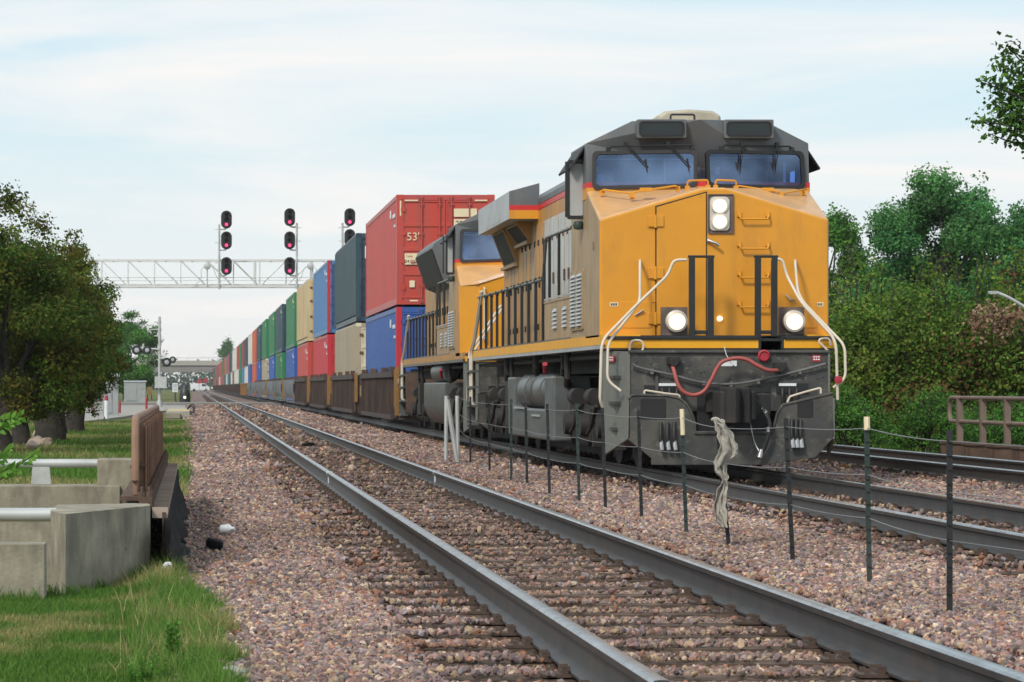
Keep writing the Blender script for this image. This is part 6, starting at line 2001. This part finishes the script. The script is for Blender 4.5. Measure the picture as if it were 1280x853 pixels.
# maple whose branch ends hang into the picture at top right
MYY = 46.0
mt_ = empty('maple_tree', ((1420 - VX) * MYY / F_PX, MYY, 0), 0, 'maple whose leafy branch ends reach in at the top right corner', 'tree')
base = Vector(mt_.location)
m = MB()
m.tube([(0, 0, -.1), (.03, 0, 1.6), (-.05, .05, 3.2), (-.15, 0, 4.6), (-.2, 0, 6.4)], [.30, .22, .20, .16, .07], 12)
cs, rs = [], []
ends = [((1262, 62), .15), ((1255, 80), .13), ((1250, 78), .10), ((1270, 92), .17), ((1276, 110), .17), ((1228, 100), .075), ((1234, 104), .075), ((1243, 106), .07), ((1252, 104), .085), ((1262, 105), .13), ((1243, 125), .10), ((1252, 130), .14), ((1264, 130), .18), ((1278, 130), .2),
        ((1220, 152), .07), ((1226, 148), .09), ((1236, 152), .08), ((1247, 153), .12), ((1259, 148), .16), ((1238, 168), .09), ((1250, 165), .10), ((1262, 162), .12), ((1270, 172), .12), ((1277, 182), .10), ((1272, 150), .18), ((1285, 160), .25), ((1290, 120), .3), ((1300, 90), .35), ((1310, 150), .4), ((1330, 110), .5), ((1350, 150), .55), ((1370, 90), .6), ((1400, 60), .7), ((1420, 120), .7), ((1460, 100), .7)]
rq = random.Random(3)
for (pp, rad) in ends:
    c = at(pp[0], pp[1], MYY + rq.uniform(-.25, .25)) - base
    cs.append(c); rs.append(rad)
for k in (0, 5, 10, 14, 19, 23, 26, 28, 30, 33):
    limb(m, (-.15, 0, 4.2 + .12 * (k % 6)), cs[k], .05, .007, k, 7, .05)
for a_, b_ in ((26, 3), (26, 5), (25, 10), (25, 14), (25, 19), (27, 0), (24, 17), (24, 21)):
    limb(m, cs[a_], cs[b_], .018, .006, a_ * b_ + 1, 6, .05)
m.build('trunk', 'bark', mt_, recalc=False)
leaves('crown', cs, [q * 1.05 for q in rs], 7500, .085, [(.09, .20, .035), (.065, .15, .03), (.12, .24, .04), (.05, .115, .026)], 'leaf', mt_, seed=31, aspect=.85)
# far wood on the horizon
r = np.random.default_rng(3)
cs = [(x, 1400 + r.uniform(-40, 40), r.uniform(2, 6)) for x in np.arange(-400, 500, 7)]
tag(leaves('far_wood', cs, [6.5] * len(cs), 40000, 2.0, [(.06, .10, .06), (.08, .12, .07)], 'leaf', None, seed=2), kind='stuff')

# ------------------------------------------------------------------ grass
def grass(name, x, y, z0, h, w, col, lean=.5, seed=0):
    n = len(x)
    r = np.random.default_rng(seed)
    a = r.uniform(0, 6.283, n); d = np.stack([np.cos(a), np.sin(a)], 1)
    ln = h * lean * r.uniform(.1, 1.0, n)
    b = r.uniform(0, 6.283, n); s = np.stack([np.cos(b), np.sin(b)], 1) * (w * .5)[:, None]
    P = np.zeros((n, 6, 3))
    z = np.broadcast_to(z0, (n,))
    for k, (t, ww) in enumerate(((0, 1), (.55, .8), (1, .08))):
        cx = x + d[:, 0] * ln * t * t; cy = y + d[:, 1] * ln * t * t; cz = z + h * (t - .18 * t * t * lean)
        P[:, 2 * k, 0] = cx - s[:, 0] * ww; P[:, 2 * k, 1] = cy - s[:, 1] * ww; P[:, 2 * k, 2] = cz
        P[:, 2 * k + 1, 0] = cx + s[:, 0] * ww; P[:, 2 * k + 1, 1] = cy + s[:, 1] * ww; P[:, 2 * k + 1, 2] = cz
    i = np.arange(n)[:, None] * 6
    F = np.concatenate([i + np.array([[0, 1, 3, 2]]), i + np.array([[2, 3, 5, 4]])], 0)
    tone = r.uniform(.7, 1.3, (n, 1))
    return tag(link(name, np_mesh(name, P.reshape(-1, 3), F, 'blade', np.repeat(col * tone, 6, 0))), kind='stuff')
def gcol(x, y, sc, dry, seed, n):
    f = np.clip((pnoise(x, y, sc, seed) - .5) * 3 + dry, 0, 1)
    r = np.random.default_rng(seed)
    f = np.clip(f * r.uniform(.2, 1.5, n), 0, 1)[:, None]
    return np.array([.090, .188, .033]) * (1 - f) + np.array([.34, .29, .13]) * f
N1 = 95000
x = rng.uniform(-1.35, .3, N1); y = rng.uniform(12.4, 21, N1)
lim = edge(y) + .07 * np.sin(y * 4.0) + .05 * np.sin(y * 11)
k = (x < lim) & ~((x < -.93) & (y > 18.88)) & (y < np.where(x < -.806, 19.4, 19.4 + (x + .806) / .51 * 1.45) - .02)
x, y = x[k], y[k]
nearedge = np.clip(1 - (edge(y) - x) / .42, 0, 1) * (pnoise(x, y, .35, 8) ** .7)
h = rng.uniform(.03, .065, len(x)) * (.8 + .8 * pnoise(x, y, .5, 4)) + nearedge * rng.uniform(.0, .27, len(x))
wallnear = np.clip(1 - (np.where(x < -.93, 18.88, 19.4 + np.clip((x + .806) / .51, 0, 1) * 1.45) - y) / .25, 0, 1)
h += wallnear * rng.uniform(0, .09, len(x))
grass('grass', x, y, -.06, h, rng.uniform(.0035, .0075, len(x)), gcol(x, y, .45, .10, 21, len(x)) * (1 + .25 * nearedge[:, None]), .6, 1)
NT = 3600                                                # uncut grass along the stones
x = rng.uniform(-.42, .0, NT); y = rng.uniform(13.4, 18.4, NT); x = x + edge(y) + .04 * np.sin(y * 4); k = pnoise(x, y, .5, 9) > .38
x, y = x[k], y[k]
grass('tall_grass', x, y, -.06, rng.uniform(.07, .21, len(x)), rng.uniform(.003, .006, len(x)), gcol(x, y, .5, .0, 25, len(x)) * 1.15, .5, 7)
NT = 70
x = rng.uniform(-.5, .06, NT) ; y = rng.uniform(13.4, 18.6, NT); x = x + edge(y)
grass('dry_stalks', x, y, -.06, rng.uniform(.12, .30, NT), rng.uniform(.003, .005, NT), np.tile(np.array([[.42, .36, .18]]), (NT, 1)), .7, 8)
N2 = 90000
y = 34.3 + 85 * rng.uniform(0, 1, N2) ** 1.5; x = -rng.uniform(0, 1, N2) * (1.5 + y * .075)
y = np.minimum(y, 113)
k = (x < edge(y) - .05 + .06 * np.sin(y * 3)) & (x > -VX / F_PX * y - 1.0)
x, y = x[k], y[k]
h = rng.uniform(.05, .14, len(x)) * (.6 + .9 * pnoise(x, y, 1.2, 5)) + np.clip(1 - (edge(y) - x) / .6, 0, 1) * rng.uniform(0, .12, len(x))
grass('grass', x, y, -.07, h, rng.uniform(.010, .022, len(x)), gcol(x, y, 1.3, .28, 22, len(x)), .6, 2)
N3 = 24000
y = 120 + 90 * rng.uniform(0, 1, N3); x = -rng.uniform(0, 1, N3) * 14 - 6.2
grass('grass', x, y, -.07, rng.uniform(.05, .2, N3), rng.uniform(.03, .06, N3), gcol(x, y, 2.5, .35, 23, N3), .6, 3)
N4 = 16000
y = rng.uniform(36, 80, N4); x = rng.uniform(13.2, 19, N4)
k = ~((y < 57) & (x < 14.1) & (y > 40)); x, y = x[k], y[k]
grass('grass', x, y, -.07, rng.uniform(.08, .3, len(x)), rng.uniform(.012, .03, len(x)), gcol(x, y, 1.3, .1, 24, len(x)), .6, 4)
# tall weeds at the edge of the lawn
def weed(px, py, H, nl, label, seed, spread=.05, cols=((.10, .27, .035), (.15, .34, .05))):
    p = gnd(px, py); p.z = -.06
    t = empty('weed', tuple(p), 0, label, 'weed')
    r = random.Random(seed)
    m = MB(); V, F, Cc = [], [], []
    for s in range(9):
        top = Vector((r.uniform(-spread, spread), r.uniform(-spread, spread), H * r.uniform(.65, 1)))
        pts = [Vector((0, 0, 0)).lerp(top, k / 5) + Vector((r.uniform(-.004, .004), 0, 0)) for k in range(6)]
        m.tube(pts, .002, 5)
        for q in range(nl):
            t_ = .12 + .88 * q / nl
            b0 = Vector((0, 0, 0)).lerp(top, t_); a = q * 2.4 + s
            Ln = H * .26 * (1 - .55 * t_); d = Vector((math.cos(a), math.sin(a), .75)).normalized(); w = Vector((-math.sin(a), math.cos(a), 0)) * Ln * .2
            o = len(V); V += [b0, b0 + d * Ln * .5 + w, b0 + d * Ln - Vector((0, 0, Ln * .15)), b0 + d * Ln * .5 - w]; F.append((o, o + 1, o + 2, o + 3))
            c = cols[r.randrange(len(cols))]; Cc += [[v * r.uniform(.7, 1.2) for v in c]] * 4
    m.build('stems', 'stem', t, recalc=False)
    link('leaves', np_mesh('leaves', np.array([v[:] for v in V]), np.array(F), 'blade', np.array(Cc)), t)
weed(215, 828, .26, 26, 'tall narrow weed standing at the lawn edge near the bottom', 1, .03)
weed(182, 846, .17, 26, 'bushy bright green weed left of the tall narrow one', 2, .10)
weed(167, 850, .13, 22, 'short bright green weed at the bottom, left of the bushy one', 7, .05)
weed(248, 842, .16, 20, 'leafy weed on the border of grass and ballast, near the bottom', 3, .10)
weed(262, 800, .13, 16, 'sparse weed growing into the ballast', 4, .09)
weed(168, 712, .16, 18, 'feathery weed against the near concrete end block', 5, .06)
weed(112, 727, .09, 14, 'small weed at the foot of the near concrete end block', 6, .06)
weed(50, 752, .06, 14, 'low yellowish weed in front of the foreground wall', 8, .05, ((.16, .22, .02), (.12, .2, .02)))
# sapling reaching over the near wall at the left edge
sp_ = empty('sapling', tuple(at(-18, 640, 21.2)), 0, 'bright green sapling leaves reaching in at the left edge above the pipe rails', 'sapling')
sb_ = Vector(sp_.location)
m = MB(); V, F, Cc = [], [], []
rs_ = random.Random(12)
m.tube([at(-18, 905, 21.2) - sb_, at(-18, 700, 21.2) - sb_, at(-12, 560, 21.2) - sb_, at(-14, 480, 21.2) - sb_], [.012, .010, .008, .004], 6)
for (a_, c_, k_) in (((-14, 548), (24, 521), 10), ((-14, 612), (46, 566), 12), ((-14, 600), (14, 585), 8), ((-12, 530), (14, 524), 7), ((-14, 590), (12, 562), 6)):
    A_, B2 = at(*a_, 21.2) - sb_, at(*c_, 21.1) - sb_
    m.tube([A_, A_.lerp(B2, .5) + Vector((0, 0, .012)), B2], [.005, .004, .002], 5)
    for q in range(k_ * 2):
        t_ = .25 + .75 * (q // 2 + 1) / k_
        b0 = A_.lerp(B2, min(t_, 1)); s = 1 if q % 2 else -1
        d = ((B2 - A_).normalized() * .7 + Vector((0, rs_.uniform(-.6, .6), s * .6 + rs_.uniform(-.3, .3)))).normalized(); Ln = rs_.uniform(.045, .075)
        w = d.cross(Vector((0, 1, rs_.uniform(-.5, .5)))).normalized() * Ln * .24
        o = len(V); V += [b0, b0 + d * Ln * .5 + w, b0 + d * Ln, b0 + d * Ln * .5 - w]; F.append((o, o + 1, o + 2, o + 3))
        c = rs_.choice(((.10, .24, .03), (.14, .30, .05), (.07, .18, .025))); Cc += [list(c)] * 4
m.build('stem', 'bark', sp_, recalc=False)
link('leaves', np_mesh('leaves', np.array([v[:] for v in V]), np.array(F), 'blade', np.array(Cc)), sp_)

# ------------------------------------------------------------------ light summer haze along the line
hm = bpy.data.materials.new('haze')
hm.use_nodes = True
ht = hm.node_tree
ht.nodes.clear()
ho = N(ht, 'ShaderNodeOutputMaterial')
pv = N(ht, 'ShaderNodeVolumePrincipled')
pv.inputs['Color'].default_value = (0.93, 0.95, 1.0, 1)
pv.inputs['Density'].default_value = 0.00012
pv.inputs['Anisotropy'].default_value = 0.2
ht.links.new(pv.outputs['Volume'], ho.inputs['Volume'])
MT['haze'] = hm
m = MB(); m.box(-1510, 1510, -70, 2610, -3.8, 24)
tag(m.build('haze', 'haze', None, smooth=False), kind='stuff')
